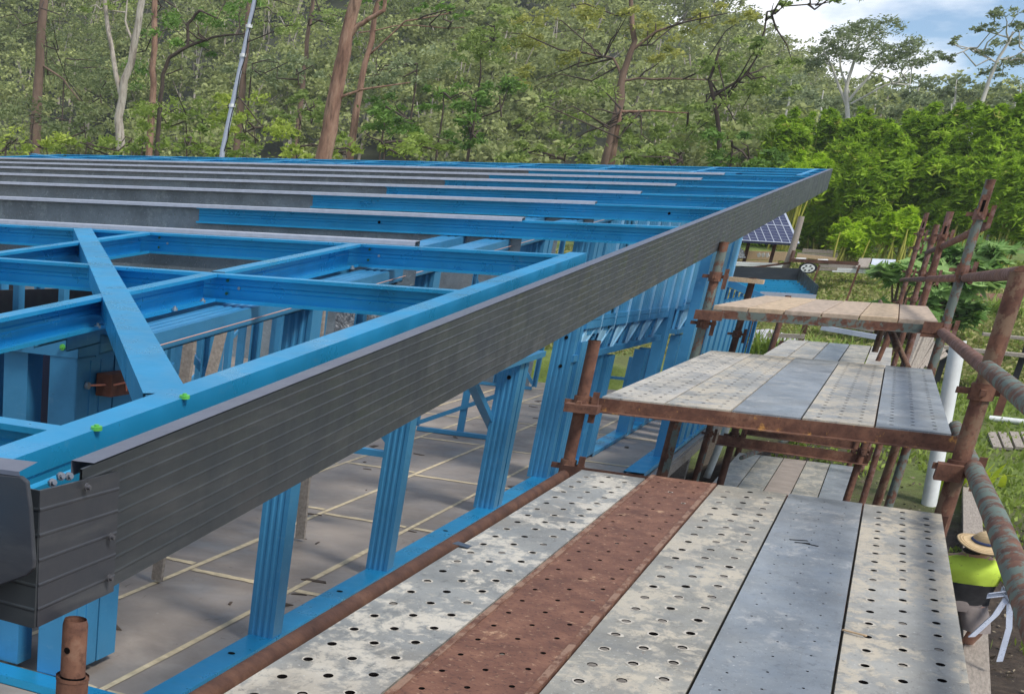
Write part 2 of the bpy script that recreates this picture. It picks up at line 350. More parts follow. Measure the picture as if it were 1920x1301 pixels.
def ribq(m, a, b, c, d, n, o, t=.006):   # ribbed quad: a-b top edge, c-d bottom edge
    a, b, c, d, o = map(V, (a, b, c, d, o)); rows = [0]
    for k in range(n): z = (k + .75) / (n + .5); rows += [z - .016, z - .005, z + .005, z + .016]
    rows += [1]; off = [0] + [0, .0012, .0012, 0] * n + [0]
    vs = []
    for r_, f_ in zip(rows, off): vs += [a.lerp(c, r_) + o * f_, b.lerp(d, r_) + o * f_]
    vs += [a - o * t, b - o * t, c - o * t, d - o * t]; q = 2 * len(rows)
    fs = [(2 * i, 2 * i + 2, 2 * i + 3, 2 * i + 1) for i in range(len(rows) - 1)] + [(q, q + 1, q + 3, q + 2), (0, 1, q + 1, q), (q - 2, q + 2, q + 3, q - 1), (1, q - 1, q + 3, q + 1), (0, q, q + 2, q - 2)]
    m.add(vs, fs)
ribq(m, top0, top1, bo0, bo1, 5, (1, 0, 0))
cap = m.build('corner_cap', MAT['cap'], house, label='smoother charcoal corner cap screwed over the fascia end')
for px in ((162, 913), (207, 1006), (204, 1083)):
    c = aX(px[0], px[1], FX + .020); m = M(); m.tube([c, c + V((.003, 0, 0))], .0085, 12); m.tube([c + V((.003, 0, 0)), c + V((.010, 0, 0))], .005, 6); m.build('screw', MAT['screw_grey'], cap)
# return of the corner running left, and the end fascia overlapping it
e0 = V((top0.x, top0.y, top0.z)); r0 = aY(-40, 905, top0.y + .01); rb = aY(-40, 1150, top0.y + .01)
m = M(); ribq(m, V((-1.75, top0.y, top0.z + .004)), V((top0.x - .001, top0.y, top0.z)), V((-1.75, top0.y, bo0.z + .01)), V((bo0.x - .001, top0.y, bo0.z)), 5, (0, -1, 0))
m.build('corner_return', MAT['fascia'], house)
yy = top0.y - .055
m = M(); P = [aY(-60, 880, yy), aY(0, 889, yy), aY(38, 893, yy), aY(50, 903, yy), aY(56, 950, yy), aY(63, 1050, yy), aY(62, 1066, yy), aY(48, 1080, yy), aY(0, 1097, yy), aY(-60, 1120, yy)]
n = len(P); bk = [p + V((0, .012, 0)) for p in P]
m.add(P + bk, [tuple(range(n)), tuple(range(2 * n - 1, n - 1, -1))] + [(i, n + i, n + (i + 1) % n, (i + 1) % n) for i in range(n)])
gut = m.build('gutter_end', MAT['cap'], house, label='rounded end of the charcoal eave gutter', bevel=.003)
m = M(); a_, b_ = aY(-60, 872, yy), aY(36, 884, yy); m.add([a_, b_, b_ + V((0, .06, .01)), a_ + V((0, .06, .01)), P[0], P[2]], [(0, 1, 2, 3), (4, 5, 1, 0)]); m.build('gutter_lip', MAT['fascia_edge'], gut)
for px in ((112, 893), (96, 905), (127, 893)):
    c = aX(px[0], px[1], FX - .03); m = M(); m.tube([c, c + V((.010, -.008, .003))], .0085, 6); m.tube([c + V((.010, -.008, .003)), c + V((.018, -.014, .005))], .005, 8); m.build('bolt', MAT['bolt_grey'], fas)
for px in ((181, 806), (346, 747)):
    m = M(); r_ = ray(*px); t = (ROOF0 + .008 - HC) / (r_[2] - RS * r_[1]); c = V(CAM + r_ * t); m.tube([c, c + RU * .008], .013, 12); m.tube([c + RU * .008, c + RU * .012], .006, 6); m.build('green_screw', MAT['green_screw'], house)
for (x, y) in ((-2.60, 4.4), (-2.60, 3.1), (-2.6, 5.3), (-2.55, 7.0), (-2.58, 5.0)):
    m = M(); c = V((x, y - .1, zr(y - .1) - BD + .008)); m.tube([c, c + RU * .01], .013, 12); m.tube([c + RU * .01, c + RU * .018], .007, 6); m.build('screw', MAT['screw'], house)
# --- slab with joint tape
m = M(); m.box((-16, 3.8, 1.15), (-1.62, 23, 1.30)); 
def slabmat():
    m_, nt, b = newmat('slab'); v = coords(nt)
    c = ramp(nt, noise(nt, v, 1.1, 8, .6), [(.3, (.22, .19, .165)), (.5, (.295, .255, .22)), (.7, (.37, .325, .28))])
    c = mix(nt, ramp(nt, noise(nt, v, 7, 6, .75, .6), [(.66, 0.), (.70, .85)]), c, (.05, .035, .025))
    c = mix(nt, ramp(nt, noise(nt, v, 17, 5, .7), [(.66, 0.), (.72, .6)]), c, (.52, .49, .44))
    c = mix(nt, ramp(nt, noise(nt, coords(nt, (3, 1, 1)), 3.4, 6, .7, .8), [(.64, 0.), (.70, .75)]), c, (.10, .075, .055))
    c = mix(nt, ramp(nt, noise(nt, v, .55, 7, .65, .5), [(.50, 0.), (.60, .45)]), c, (.13, .11, .095))
    nt.links.new(c, b.inputs['Base Color'])
    nt.links.new(ramp(nt, noise(nt, v, 1.6, 5, .6), [(.35, .28), (.65, .75)]), b.inputs['Roughness']); bump(nt, b, noise(nt, v, 25, 5), .15, .004)
    return m_
sb = m.build('floor_slab', slabmat(), house, label='grey brown floor of sheets with taped joints')
db = M()
for _ in range(120):
    x, y = random.uniform(-6.5, -2.0), random.uniform(5, 21); a = random.random() * 3.14; l = random.uniform(.02, .09); c_ = V((x, y, 1.306)); d = V((math.cos(a), math.sin(a), 0)) * l; e = V((-d.y, d.x, 0)) * random.uniform(.15, .5); db.slab([c_ - d - e, c_ + d - e * .6, c_ + d * .8 + e, c_ - d * .7 + e], .004)
db.build('slab_litter', simple('litter_brown', (.07, .05, .035), .9, 0, .6, 3), house, kind='stuff')
def tape(x0, y0, x1, y1, w=.045):
    m = M(); n = 14; L_, R_ = [], []
    d = V((x1 - x0, y1 - y0, 0)).normalized(); s_ = V((-d.y, d.x, 0))
    for i in range(n + 1):
        p = V((x0, y0, 1.3042)).lerp(V((x1, y1, 1.3042)), i / n); L_.append(p + s_ * w * random.uniform(.35, .6)); R_.append(p - s_ * w * random.uniform(.35, .6))
    m.add(L_ + R_, [(i, n + 1 + i, n + 2 + i, i + 1) for i in range(n)]); m.build('joint_tape', MAT['tape'], sb)
for x in (-2.80, -3.56, -4.32, -5.08, -5.84): tape(x, 4.4, x + .02, 22.5, .040)
for k, (xa, xb) in enumerate([(-2.80, -3.56), (-3.56, -4.32), (-4.32, -5.08), (-1.8, -2.80)]):
    for y in np.arange(4.85 + (k % 2) * 0, 22, 2.42):
        tape(xa - .03, y + (k % 2) * 2.2 * 0 + (.15 if k == 1 else 0), xb + .03, y + (.15 if k == 1 else 0), .075)
# --- walls
def stud(x, y, z0, z1, along_y=True, w=.115, f=.10, mat='blue_wall', parent=house, name='stud', lean=0):
    """upright C section; the web faces +X when the wall runs along Y"""
    m = M()
    if along_y: m.chan((x, y, z0), (x + lean, y, z1), w, f, (1, 0, 0), (0, 1, 0), lip=.02, ribs=1)
    else: m.chan((x, y, z0), (x, y, z1), w, f, (1, 0, 0), (0, -1, 0), lip=.02, ribs=1)
    return m.build(name, MAT[mat], parent)
WX = -2.42     # outer face of the long side wall
def topz(y): return zr(y) - BD - .085
def holed(o, pts, r=.017):
    for p in pts: m = M(); m.tube([V(p), V(p) + V((0, -.0012, 0))], r, 14); m.build('service_hole', MAT['hole'], o)
for y, w, extra in ((6.08, .15, 0), (8.0, .15, 0), (10.75, .17, 1), (12.75, .19, 2), (14.3, .15, 0)):
    z1 = topz(y) + .05; m = M(); m.chan((WX, y, 1.34), (WX, y, z1), w, .13, (1, 0, 0), (0, 1, 0), lip=.02, ribs=3); o = m.build('stud', MAT['blue_wall'], house)
    if extra: holed(o, [(WX - w * .45, y - .001, z) for z in ((2.43,) if extra == 1 else (2.40, 2.66))])
    for k in range(extra): m = M(); m.chan((WX - .01 * k, y + .17 + .16 * k, 1.34), (WX - .01 * k, y + .17 + .16 * k, z1), .11, .12, (1, 0, 0), (0, 1, 0), lip=.02, ribs=2); m.build('stud', MAT['blue_wall'], house)
for y in (5.7, 7.3, 9.6): m = M(); c = V((WX - .07, y, 1.3462)); m.tube([c, c + V((0, 0, .0008))], .02, 14); m.build('plate_hole', MAT['hole'], house)
m = M(); m.chan((WX + .01, 4.5, 1.345), (WX + .01, 14.6, 1.345), .15, .045, (1, 0, 0), (0, 0, -1), lip=.0); m.build('bottom_plate', MAT['blue'], house)
m = M(); m.chan((WX + .005, 4.3, topz(4.3) + .07), (WX + .005, 14.3, topz(14.3) + .07), .17, .075, (1, 0, 0), (0, 0, -1), lip=.0, ribs=3); m.build('top_plate', MAT['blue_wall'], house)
m = M(); m.chan((-2.74, 4.3, topz(4.3) + .075), (-2.74, 14.3, topz(14.3) + .075), .16, .085, (1, 0, 0), (0, 0, -1), lip=.0, ribs=2); m.build('top_plate', MAT['blue_wall'], house)
# string line along the outside of the top plate
m = M(); m.tube([(WX + .022, 4.2, topz(4.2) + .025), (WX + .022, 14, topz(14) + .03)], .0024, 6); m.build('string_line', simple('orange_string', (.50, .30, .25), .7), house)
# front wall of the near corner: studs, plate and boxed corner column
yF = 4.80
def fx(x, y, Y=yF): return aY(x, y, Y)
pl = fx(213, 640).z
m = M(); m.chan((-4.6, yF - .035, pl), (fx(150, 700).x + .006, yF - .035, pl), .085, .16, (0, 0, 1), (0, 1, 0), lip=.0); m.build('top_plate', MAT['blue_wall'], house)
for xa, xb in ((-60, -20), (6, 50)):
    A, B = fx(xa, 740), fx(xb, 740); m = M(); m.box((A.x, yF, 1.345), (B.x, yF + .004, pl - .08)); m.chan((B.x, yF + .005, 1.345), (B.x, yF + .005, pl - .08), B.x - A.x, .12, (1, 0, 0), (0, 1, 0), lip=.02, ribs=1); m.build('stud', MAT['blue_wall'], house)
A, B = fx(98, 700), fx(150, 700); CXR = B.x
m = M(); m.box((A.x, yF - .03, 1.345), (B.x, yF + .30, pl - .004)); col = m.build('corner_column', MAT['blue_wall'], house, bevel=.008)
for k in (.35, .62):
    m = M(); q = yF - .03 + .33 * k; m.box((B.x - .001, q, 1.36), (B.x + .004, q + .03, pl - .1)); m.build('pressed_rib', MAT['blue_wall'], col)
m = M(); m.box((B.x - .10, yF + .315, 1.345), (B.x - .004, yF + .50, pl - .004)); m.build('stud', MAT['blue_wall'], house)
m = M(); m.box((-4.7, yF + .5, 1.4), (-3.2, yF + .52, 2.85)); m.build('wall_sheet', MAT['navy'], house, label='dark sheet painting the shade behind the front studs')  # navy sheet put in for the shade between the front studs
m = M(); m.chan((-4.6, yF - .03, 1.345), (-2.5, yF - .03, 1.345), .15, .045, (0, 1, 0), (0, 0, -1), lip=0); m.build('bottom_plate', MAT['blue'], house)
for px in ((40, 647), (118, 651)):
    c = aY(px[0], px[1], yF - .040); m = M(); m.tube([c, c + V((0, -.008, 0))], .014, 12); m.tube([c + V((0, -.008, 0)), c + V((0, -.014, 0))], .006, 6); m.build('green_screw', MAT['green_screw'], house)
# inner walls
def wallframe(x0, y0, x1, y1, z0, z1, n, diag=True, mat='blue_wall', w=.08, zt1=None):
    p0, p1 = V((x0, y0, 0)), V((x1, y1, 0)); d = (p1 - p0).normalized(); m = M(); zt1 = zt1 or z1
    m.beam(p0 + V((0, 0, z0 + .03)), p1 + V((0, 0, z0 + .03)), w, .045); m.build('wall_plate', MAT[mat], house)
    m = M(); m.beam(p0 + V((0, 0, z1)), p1 + V((0, 0, zt1)), w, .06); m.build('wall_plate', MAT[mat], house)
    for k in range(n + 1):
        q = p0.lerp(p1, k / n); zt = z1 + (zt1 - z1) * k / n; m = M(); m.chan(q + V((0, 0, z0 + .055)), q + V((0, 0, zt - .032)), .075, .05, d, V((-d.y, d.x, 0)), lip=.012); m.build('stud', MAT[mat], house)
    if diag:
        for k in range(0, n - 1, 3):
            a = p0.lerp(p1, k / n) + V((0, 0, z0 + .1)); b = p0.lerp(p1, (k + 2) / n) + V((0, 0, z0 + (z1 - z0) * .62)); m = M(); m.beam(a, b, .03, .05); m.build('wall_brace', MAT[mat], house)
wallframe(-5.2, 5.2, -5.2, 13.5, 1.3, 2.95, 14, zt1=3.7)
wallframe(-8.2, 6.0, -8.2, 19.5, 1.3, 3.0, 12, zt1=4.1)
wallframe(-2.9, 9.2, -6.6, 9.2, 1.9, 3.3, 9); wallframe(-4.5, 15.2, -3.4, 15.2, 1.3, 2.3, 2)
wallframe(-4.6, 21.5, -9.0, 21.5, 1.3, 4.0, 7, w=.06)
m = M(); m.box((-15.5, 21.7, 1.3), (-4.7, 21.73, 4.1)); m.build('wall_sheet', MAT['grey_steel'], house, label='grey wrap on the far inner wall')
wallframe(-6.8, 12.4, -5.3, 12.4, 1.3, 3.5, 4)
for a, b, z in (((-5.45, 5.8), (-5.45, 9.9), 2.95), ((-8.4, 7), (-8.4, 12), 3.2)):
    m = M(); m.box((a[0] - .01, a[1], 1.34), (b[0] + .01, b[1], z)); m.build('wall_sheet', MAT['dark'], house, label='black sheet added to darken an inner wall')  # black sheets added to keep the interior dark
def foilmat():
    m_, nt, b = newmat('crumpled_foil'); v = coords(nt); n = noise(nt, v, 9, 6, .7, 1.5)
    nt.links.new(ramp(nt, n, [(.3, (.10, .11, .12)), (.7, (.34, .36, .38))]), b.inputs['Base Color']); b.inputs['Metallic'].default_value = .7; b.inputs['Roughness'].default_value = .38
    bump(nt, b, n, 1.0, .05); return m_
A, B = aY(632, 575, 12.9), aY(735, 650, 12.9); m = M(); m.box((A.x, 12.9, B.z - .1), (B.x, 12.93, A.z)); m.build('foil_sheet', foilmat(), house, label='crumpled silver insulation foil on an inner wall')
m = M(); A, B = aY(1066, 731, 21.5), aY(1190, 746, 21.5); m.beam((A.x, 21.5, 1.33), (B.x, 21.5, 1.33), .07, .05); m.build('wall_plate', MAT['blue_wall'], house); m = M(); A, B = aY(1085, 688, 21.5), aY(1190, 706, 21.5); m.beam((A.x, 21.5, 1.62), (B.x, 21.5, 1.62), .06, .04); m.build('wall_plate', MAT['blue_wall'], house)
for x, z in ((1086, 1.95), (1128, 1.6), (1172, 1.95)):
    A = aY(x, 720, 21.5); m = M(); m.beam((A.x, 21.5, 1.35), (A.x, 21.5, z), .05, .05, (0, 1, 0)); m.build('stud', MAT['blue_wall'], house)
# pale timber props standing inside
for (a, b) in (((-3.55, 6.8, 1.32), (-3.42, 6.75, 3.05)), ((-3.9, 7.6, 1.32), (-3.75, 7.9, 3.0)), ((-3.3, 8.6, 1.32), (-3.42, 8.7, 3.2))):
    m = M(); m.beam(a, b, .07, .035, (0, 1, 0)); m.build('timber_prop', MAT['timber_old'], house, label='pale timber prop leaning inside the frame')
# marked stiff plate lower inside the near wall
m = M(); m.chan((-2.40, 4.7, 2.62), (-2.40, 8.2, 2.66), .14, .06, (1, 0, 0), (0, 0, -1), lip=0, ribs=2); m.build('noggin', MAT['blue_wall'], house)
# --- zigzag header trusses and close-set battens of the long side wall
def xat(p, X=-2.46): return aX(p[0], p[1], X)
def header(tl, tr, bl, br, n):
    tl, tr, bl, br = map(xat, (tl, tr, bl, br)); m = M()
    m.beam(tl, tr, .12, .07); m.beam(bl, br, .12, .06); h = m.build('header_truss', MAT['blue_wall'], house)
    m = M(); up_ = (tl - bl).normalized() * .085; m.beam(tl + up_, tr + up_, .11, .045); m.build('upper_rail', MAT['blue_wall'], h)
    for k in range(n):
        ta, tb, ba = tl.lerp(tr, (k + .16) / n), tl.lerp(tr, (k + .80) / n), bl.lerp(br, (k + .18) / n); f_ = V((.035, 0, 0)); m = M()
        m.add([ta + f_, tb + f_, ba + f_], [(0, 1, 2)]); m.beam(tb + f_, ba + f_, .012, .022, (1, 0, 0)); m.beam(ta + f_, ba + f_, .012, .022, (1, 0, 0)); m.build('truss_web', MAT['blue_web'], h)
        m = M(); m.beam(tl.lerp(tr, (k + .02) / n), bl.lerp(br, (k + .02) / n), .06, .03, (1, 0, 0)); m.build('truss_post', MAT['blue_wall'], h)
    m = M(); m.add([tl - V((.07, 0, 0)), tr - V((.07, 0, 0)), br - V((.07, 0, 0)), bl - V((.07, 0, 0))], [(0, 1, 2, 3)]); m.build('truss_back', MAT['blue'], h)
header((1088, 609), (1246, 588), (1064, 672), (1230, 632), 6)
header((1273, 576), (1326, 569), (1260, 622), (1312, 611), 2)
m = M(); m.beam(xat((846, 714), -2.44), xat((1010, 662), -2.44), .12, .045); m.build('noggin', MAT['blue_wall'], house)
m = M(); m.beam(xat((884, 716), -2.6), xat((926, 806), -2.6), .05, .07, (1, 0, 0)); m.build('wall_brace', MAT['blue_wall'], house)
for k in range(16):
    y = 13.6 + k * .74; zt = topz(y) + .05; zb = 2.66 + (y - 13.3) * .022
    m = M(); m.chan((WX + .0, y + .17, zb), (WX + .0, y + .17, zt), .50, .09, (0, 1, 0), (-1, 0, 0), lip=.03, ribs=3); wb = m.build('wall_batten', MAT['blue_wall'], house); m = M(); m.beam((WX + .012, y + .19, zb), (WX + .012, y + .19, zt), .022, .03, (0, 1, 0)); m.build('bright_lip', MAT['blue_web'], wb)  # thin pale bar paints the lit edge of each batten
# deep studs carrying the headers
for y, z1 in ((13.2, 2.62), (14.8, 2.4), (17.3, 2.35), (18.6, 2.8), (20.2, 2.4), (22.4, 2.85), (23.6, 3.4)):
    m = M(); m.chan((WX + .03, y + .14, 1.34), (WX + .03, y + .14, z1), .40, .13, (0, 1, 0), (-1, 0, 0), lip=.03, ribs=3)
    m.build('stud', MAT['blue_wall'], house)
m = M(); m.chan((WX + .03, 14.9, 1.345), (WX + .03, 23.8, 1.345), .17, .045, (1, 0, 0), (0, 0, -1), lip=0); m.build('bottom_plate', MAT['blue'], house)
# the wall that steps out beyond the door opening
SX = -1.70
for k in range(13):
    y = 14.2 + k * .60; m = M(); m.chan((SX, y + .12, 1.36), (SX, y + .12, 2.95 if y > 17.4 else topz(y) - .1), .36, .10, (0, 1, 0), (-1, 0, 0), lip=.03, ribs=2); 
    if y > 15.2: m.build('wall_batten', MAT['blue_wall'], house)
m = M(); m.chan((SX + .02, 13.8, 1.36), (SX + .02, 22.4, 1.36), .2, .05, (1, 0, 0), (0, 0, -1), lip=0); m.build('bottom_plate', MAT['blue'], house)
m = M(); m.beam((SX + .06, 12.5, 1.22), (SX + .06, 22.6, 1.22), .10, .12); m.build('edge_bearer', MAT['timber_old'], house, label='weathered bearer along the floor edge')
for y in (15.0, 18.5, 22.0):
    m = M(); m.box((SX - .25, y, 0), (SX - .05, y + .2, 1.15)); m.build('floor_pier', MAT['timber_old'], house)
m = M(); m.box((SX - .9, 12.6, 0.0), (SX - .86, 22.4, 1.14)); m.build('underfloor_black', MAT['dark'], house)  # black sheet painting the dark gap under the floor
# --- low verandah frame beyond: sloping head, uprights and its own small roof frame
P_ = [aY(1362, 528, 22.6), aY(1432, 560, 22.6)]
m = M(); m.beam(P_[0], P_[1], .06, .10); m.build('verandah_head', MAT['blue_wall'], house)
for k in range(9):
    q = P_[0].lerp(P_[1], k / 8); m = M(); m.chan(q - V((0, 0, .05)), (q.x, q.y, 1.36), .05, .05, (1, 0, 0), (0, -1, 0), lip=.01); m.build('stud', MAT['blue_wall'], house)
for a, b in (((1345, 600), (1385, 650)), ((1352, 665), (1338, 612))):
    m = M(); m.beam(aY(*a, 22.5), aY(*b, 22.5), .05, .05, (0, 1, 0)); m.build('wall_brace', MAT['blue_wall'], house)
m = M(); m.beam(aY(1352, 602, 22.4), aY(1392, 592, 22.4), .05, .06); m.build('noggin', MAT['blue_wall'], house)
ver = thing('verandah_roof_frame', 'small lower roof frame with charcoal fascia beyond the timber deck', 'roof frame', aY(1450, 540, 29))
FL, FR, NR, NL = [aY(*p) for p in ((1335, 522, 31), (1493, 527, 31), (1530, 557, 27.3), (1425, 551, 27.3))]
ht = .245
m = M(); ribbed(m, FL + V((0, 0, ht)), FR + V((0, 0, ht)), ht, (0, -1, 0), 5); m.build('fascia_board', MAT['fascia'], ver)
d_ = (NR - FR).normalized(); o_ = V((-d_.y, d_.x, 0)); o_ = o_ if o_.y < 0 else -o_
m = M(); ribbed(m, FR + V((0, 0, ht)), NR + V((0, 0, ht * .75)), ht * .9, V((1, 0, 0)), 5); m.build('fascia_board', MAT['fascia'], ver)
for k in range(6):
    m = M(); m.beam(FL.lerp(NL, (k + .3) / 6), FR.lerp(NR, (k + .3) / 6), .05, .05); m.build('roof_purlin', MAT['blue'], ver)
m = M(); m.beam(NL, NR, .08, .08); m.build('edge_beam', MAT['silver'], ver)
m = M()
for p in (FR.lerp(NR, .9), NL): m.beam(p - V((0, 0, .05)), (p.x, p.y, gzf(p.x, p.y) - .05), .09, .09, (0, 1, 0))
m.build('post', MAT['rust_dark'], ver)
# timber block tied to the corner column
XB = CXR + .03; a_ = aX(190, 687, XB); b_ = aX(246, 733, XB); m = M(); m.box((CXR + .006, a_.y, min(a_.z, b_.z)), (CXR + .09, a_.y + .20, min(a_.z, b_.z) + .10))
blk = m.build('timber_block', MAT['timber_red'], None, 'small red brown timber block tied with orange string on the blue corner column', 'timber block', bevel=.004)
zb = min(a_.z, b_.z) + .05; m = M(); m.tube([(CXR + .01, a_.y - .08, zb), (CXR + .05, a_.y - .004, zb + .002), (CXR + .093, a_.y + .02, zb + .004), (CXR + .094, a_.y + .21, zb + .012)], .0045, 6); m.tube([(CXR + .096, a_.y + .12, zb + .01), (CXR + .097, a_.y + .13, zb - .03)], .0045, 6)
m.build('string', simple('orange_twine', (.75, .26, .16), .7), blk)
m = M(); m.tube([(CXR + .004, a_.y - .08, zb), (CXR + .02, a_.y - .08, zb)], .016, 8); m.build('screw', MAT['screw'], blk)
# ================================================================ scaffold
scaf = thing('scaffold', 'rusty tube scaffold with cross ties standing along the house', 'scaffold', (-.4, 9, 0))
def couple(parent, c, r, ang=0, mat='rust'):
    """V-pressing ring with wedge bars round a standard"""
    c = V(c); m = M(); m.tube([c + V((0, 0, -.035)), c + V((0, 0, .035))], r * 1.35, 12)
    for a in (0, math.pi / 2):
        d = V((math.cos(a + ang), math.sin(a + ang), 0)); m.beam(c - d * r * 2.7, c + d * r * 2.7, .022, .026); m.tube([c + d * r * 2.3 + V((0, 0, -.02)), c + d * r * 2.3 + V((0, 0, .024))], .008, 6); 
    m.beam(c + V((r * 2.2, -r * .5, -.09)), c + V((r * 2.2, -r * .5, .06)), .014, .03, (1, 0, 0))
    m.build('coupler', MAT[mat], parent)
def standard(p0, p1, r, mat, cz=(), label=None, slot=False, cmat='rust'):
    p0, p1 = V(p0), V(p1); m = M(); m.tube([p0, p1], r, 16, cap=True)
    m.tube([p1 - (p1 - p0).normalized() * .004, p1 + V((0, 0, .004))], r * 1.04, 16, cap=False)
    o = m.build('standard', MAT[mat], scaf, label)
    m = M(); m.tube([p1 + V((0, 0, .0005)), p1 + V((0, 0, .0052))], r * .8, 16); m.build('bore', MAT['hole'], o)
    for z in cz:
        t = (z - p0.z) / (p1.z - p0.z); couple(o, p0.lerp(p1, t), r, 0, cmat)
    if slot:
        d = (p1 - p0).normalized(); c = p1 - d * .17; m = M()
        m.box((c.x - r * .75, c.y - r * 1.45, c.z - .075), (c.x + r * .75, c.y - r * .8, c.z + .075)); k = m.build('socket_plate', MAT['rust_pink'], o)
        m = M(); m.box((c.x - r * .3, c.y - r * 1.52, c.z - .05), (c.x + r * .3, c.y - r * 1.4, c.z + .04)); m.build('wedge_slot', MAT['hole'], k)
    return o
def down(p, zt): return V((p.x, p.y, zt))
# near left spigot
p = aY(142, 1160, 2.0); s0 = standard((p.x, p.y, 0), (p.x, p.y, p.z - .125), .034, 'rust')
m = M(); m.tube([(p.x, p.y, p.z - .13), (p.x, p.y, p.z - .012), (p.x, p.y, p.z)], [.0265, .0265, .023], 18, cap=False); m.tube([(p.x, p.y, p.z - .002), (p.x, p.y, p.z - .12)], .018, 16, cap=False)
sp_ = m.build('spigot', MAT['rust'], s0)
m = M(); c = aY(126, 1219, 2.0 - .026); m.tube([c, c + V((0, -.0015, 0))], .007, 10); m.build('pin_hole', MAT['hole'], sp_)
# inner row
p = aY(1115, 640, 6.8); s1 = standard((p.x, p.y, 0), p, .030, 'rust', (2.70, 2.38))
m = M(); m.tube([p - V((0, 0, .0)), p + V((0, 0, .001))], .0295, 12); 
p2 = aY(1358, 455, 11.5); standard((p2.x - .04, 11.5, 0), p2, .035, 'rust_grey', (2.93, 3.28))
p3 = aY(1412, 522, 16.2); standard((p3.x - .08, 16.2, gzf(0, 16.2)), p3, .036, 'rust_dark', (2.65,))
p4 = aY(1480, 548, 20.9); standard((p4.x - .1, 20.9, gzf(0, 21)), p4 - V((0, 0, .05)), .04, 'rust', ())
# outer row
q1 = aY(1913, 512, 6.8); standard((.50, 6.8, 0), q1, .036, 'rust_brown', (2.60, 2.93), label='mossy brown standard at the outer edge of the near deck')
q2 = aY(1858, 338, 11.5); standard((.41, 11.5, 0), q2, .031, 'rust_grey', (3.02, 3.42, 3.79), slot=True, cmat='rust_pink')
q3 = aY(1782, 398, 16.2); standard((.31, 16.2, 0), q3, .033, 'rust_pink', (2.95, 3.36, 3.74), slot=True, cmat='rust_pink')
q4 = aY(1757, 422, 20.9); standard((.25, 20.9, gzf(0, 21)), q4, .034, 'rust_pink', (3.05, 3.38, 3.78), cmat='rust_pink')
q5 = aY(1738, 400, 25.6); standard((.12, 25.6, gzf(0, 25.6)), q5, .036, 'rust_pink', (2.9, 3.38, 3.74, 3.95), slot=True, cmat='rust_pink')
# extra short standards and braces seen below the decks
for a, b, r, mt in (((1640, 660, 16.0), (1662, 590, 16.0), .03, 'rust_brown'), ((1690, 575, 17.5), (1640, 690, 17.5), .026, 'rust'), ((1668, 612, 14), (1682, 655, 12.5), .024, 'rust_brown'), ((1650, 565, 20), (1702, 690, 12), .022, 'rust_brown')):
    A, B = aY(*a), aY(*b); m = M(); m.tube([A, B], r, 12); m.build('brace_tube', MAT[mt], scaf)
for px, Y, r, mt in ((1268, 11.5, .033, 'rust_dark'), (1640, 16.2, .036, 'rust'), (1700, 11.6, .03, 'rust_brown'), (1625, 20.9, .036, 'rust'), (1388, 16.3, .04, 'rust_dark'), (1340, 16.2, .03, 'rust_grey')):
    t_ = aY(px, 780, Y); m = M(); m.tube([(t_.x - .03, Y, gzf(t_.x, Y)), (t_.x, Y, 2.4 if Y > 12 else 2.62)], r, 12); o = m.build('standard', MAT[mt], scaf); couple(o, (t_.x - .01, Y, 1.55), r, 0, 'rust_dark')
# tubes along the building
def run(pts, r, mat, name='guard_rail', label=None):
    m = M(); m.tube(pts, r, 14); return m.build(name, MAT[mat], scaf, label)
run([(-1.17, .6, 2.35), (-1.185, 6.72, 2.35)], .030, 'rust_dark', 'ledger', 'dark rusty tube along the inner edge of the near deck')
run([aX(1790, 800, .49), aX(1870, 980, .495), aX(1925, 1125, .50), V((.50, 1.2, 2.62))], .035, 'rust_green', label='rusty guard rail with flaking green paint at right')
run([aY(1765, 622, 11.5), aY(1848, 690, 6.95)], .031, 'rust_pink'); run([aY(1850, 690, 6.75), V((.5, 1.2, 3.05))], .032, 'rust_green')
run([aY(1915, 512, 6.8), aY(1810, 521, 11.5), aY(1740, 523, 16.2), aY(1690, 525, 25.6)], .030, 'rust_pink')
run([aY(1845, 425, 11.5), aY(1768, 462, 16.2), aY(1738, 474, 20.9)], .030, 'rust_pink')
# transoms: rusty angle under each deck
def transom(p0, p1, w, h, mat, name='transom', label=None):
    m = M(); p0, p1 = V(p0), V(p1)
    m.beam(p0, p1, .006, h); m.beam(p0 + V((0, -w / 2, -h / 2)), p1 + V((0, -w / 2, -h / 2)), w, .006); return m.build(name, MAT[mat], scaf, label)
a_ = aY(1130, 757, 6.84); b_ = aY(1792, 822, 6.84); zt = 2.665
m = M(); m.beam((-1.24, 6.875, 2.694), (.44, 6.875, 2.694), .008, .064); m.beam((-1.24, 6.85, 2.662), (.44, 6.85, 2.662), .05, .005); m.build('transom', MAT['rust_spot'], scaf, 'rusty angle iron carrying the middle deck')
m = M(); m.box((-1.26, 6.70, 2.66), (-1.10, 6.80, 2.70)); m.build('bracket', MAT['rust'], scaf); m = M(); m.box((.36, 6.70, 2.55), (.46, 6.80, 2.62)); m.build('bracket', MAT['rust'], scaf)
transom((-1.20, 6.66, 2.37), (.46, 6.66, 2.37), .06, .07, 'rust_dark')
transom((-1.2, 2.05, 2.37), (.48, 2.05, 2.37), .06, .07, 'rust_dark')
m = M(); m.beam((-1.24, 11.44, 3.008), (.36, 11.44, 3.008), .008, .058); m.beam((-1.24, 11.42, 2.979), (.36, 11.42, 2.979), .04, .005); m.build('transom', MAT['rust_grey'], scaf, 'green painted transom under the timber deck')
m = M(); m.box((.24, 11.40, 2.955), (.36, 11.46, 3.06)); m.build('bracket', MAT['rust'], scaf); m = M(); m.box((-1.30, 11.36, 2.96), (-1.1, 11.44, 3.03)); m.build('bracket', MAT['rust'], scaf)
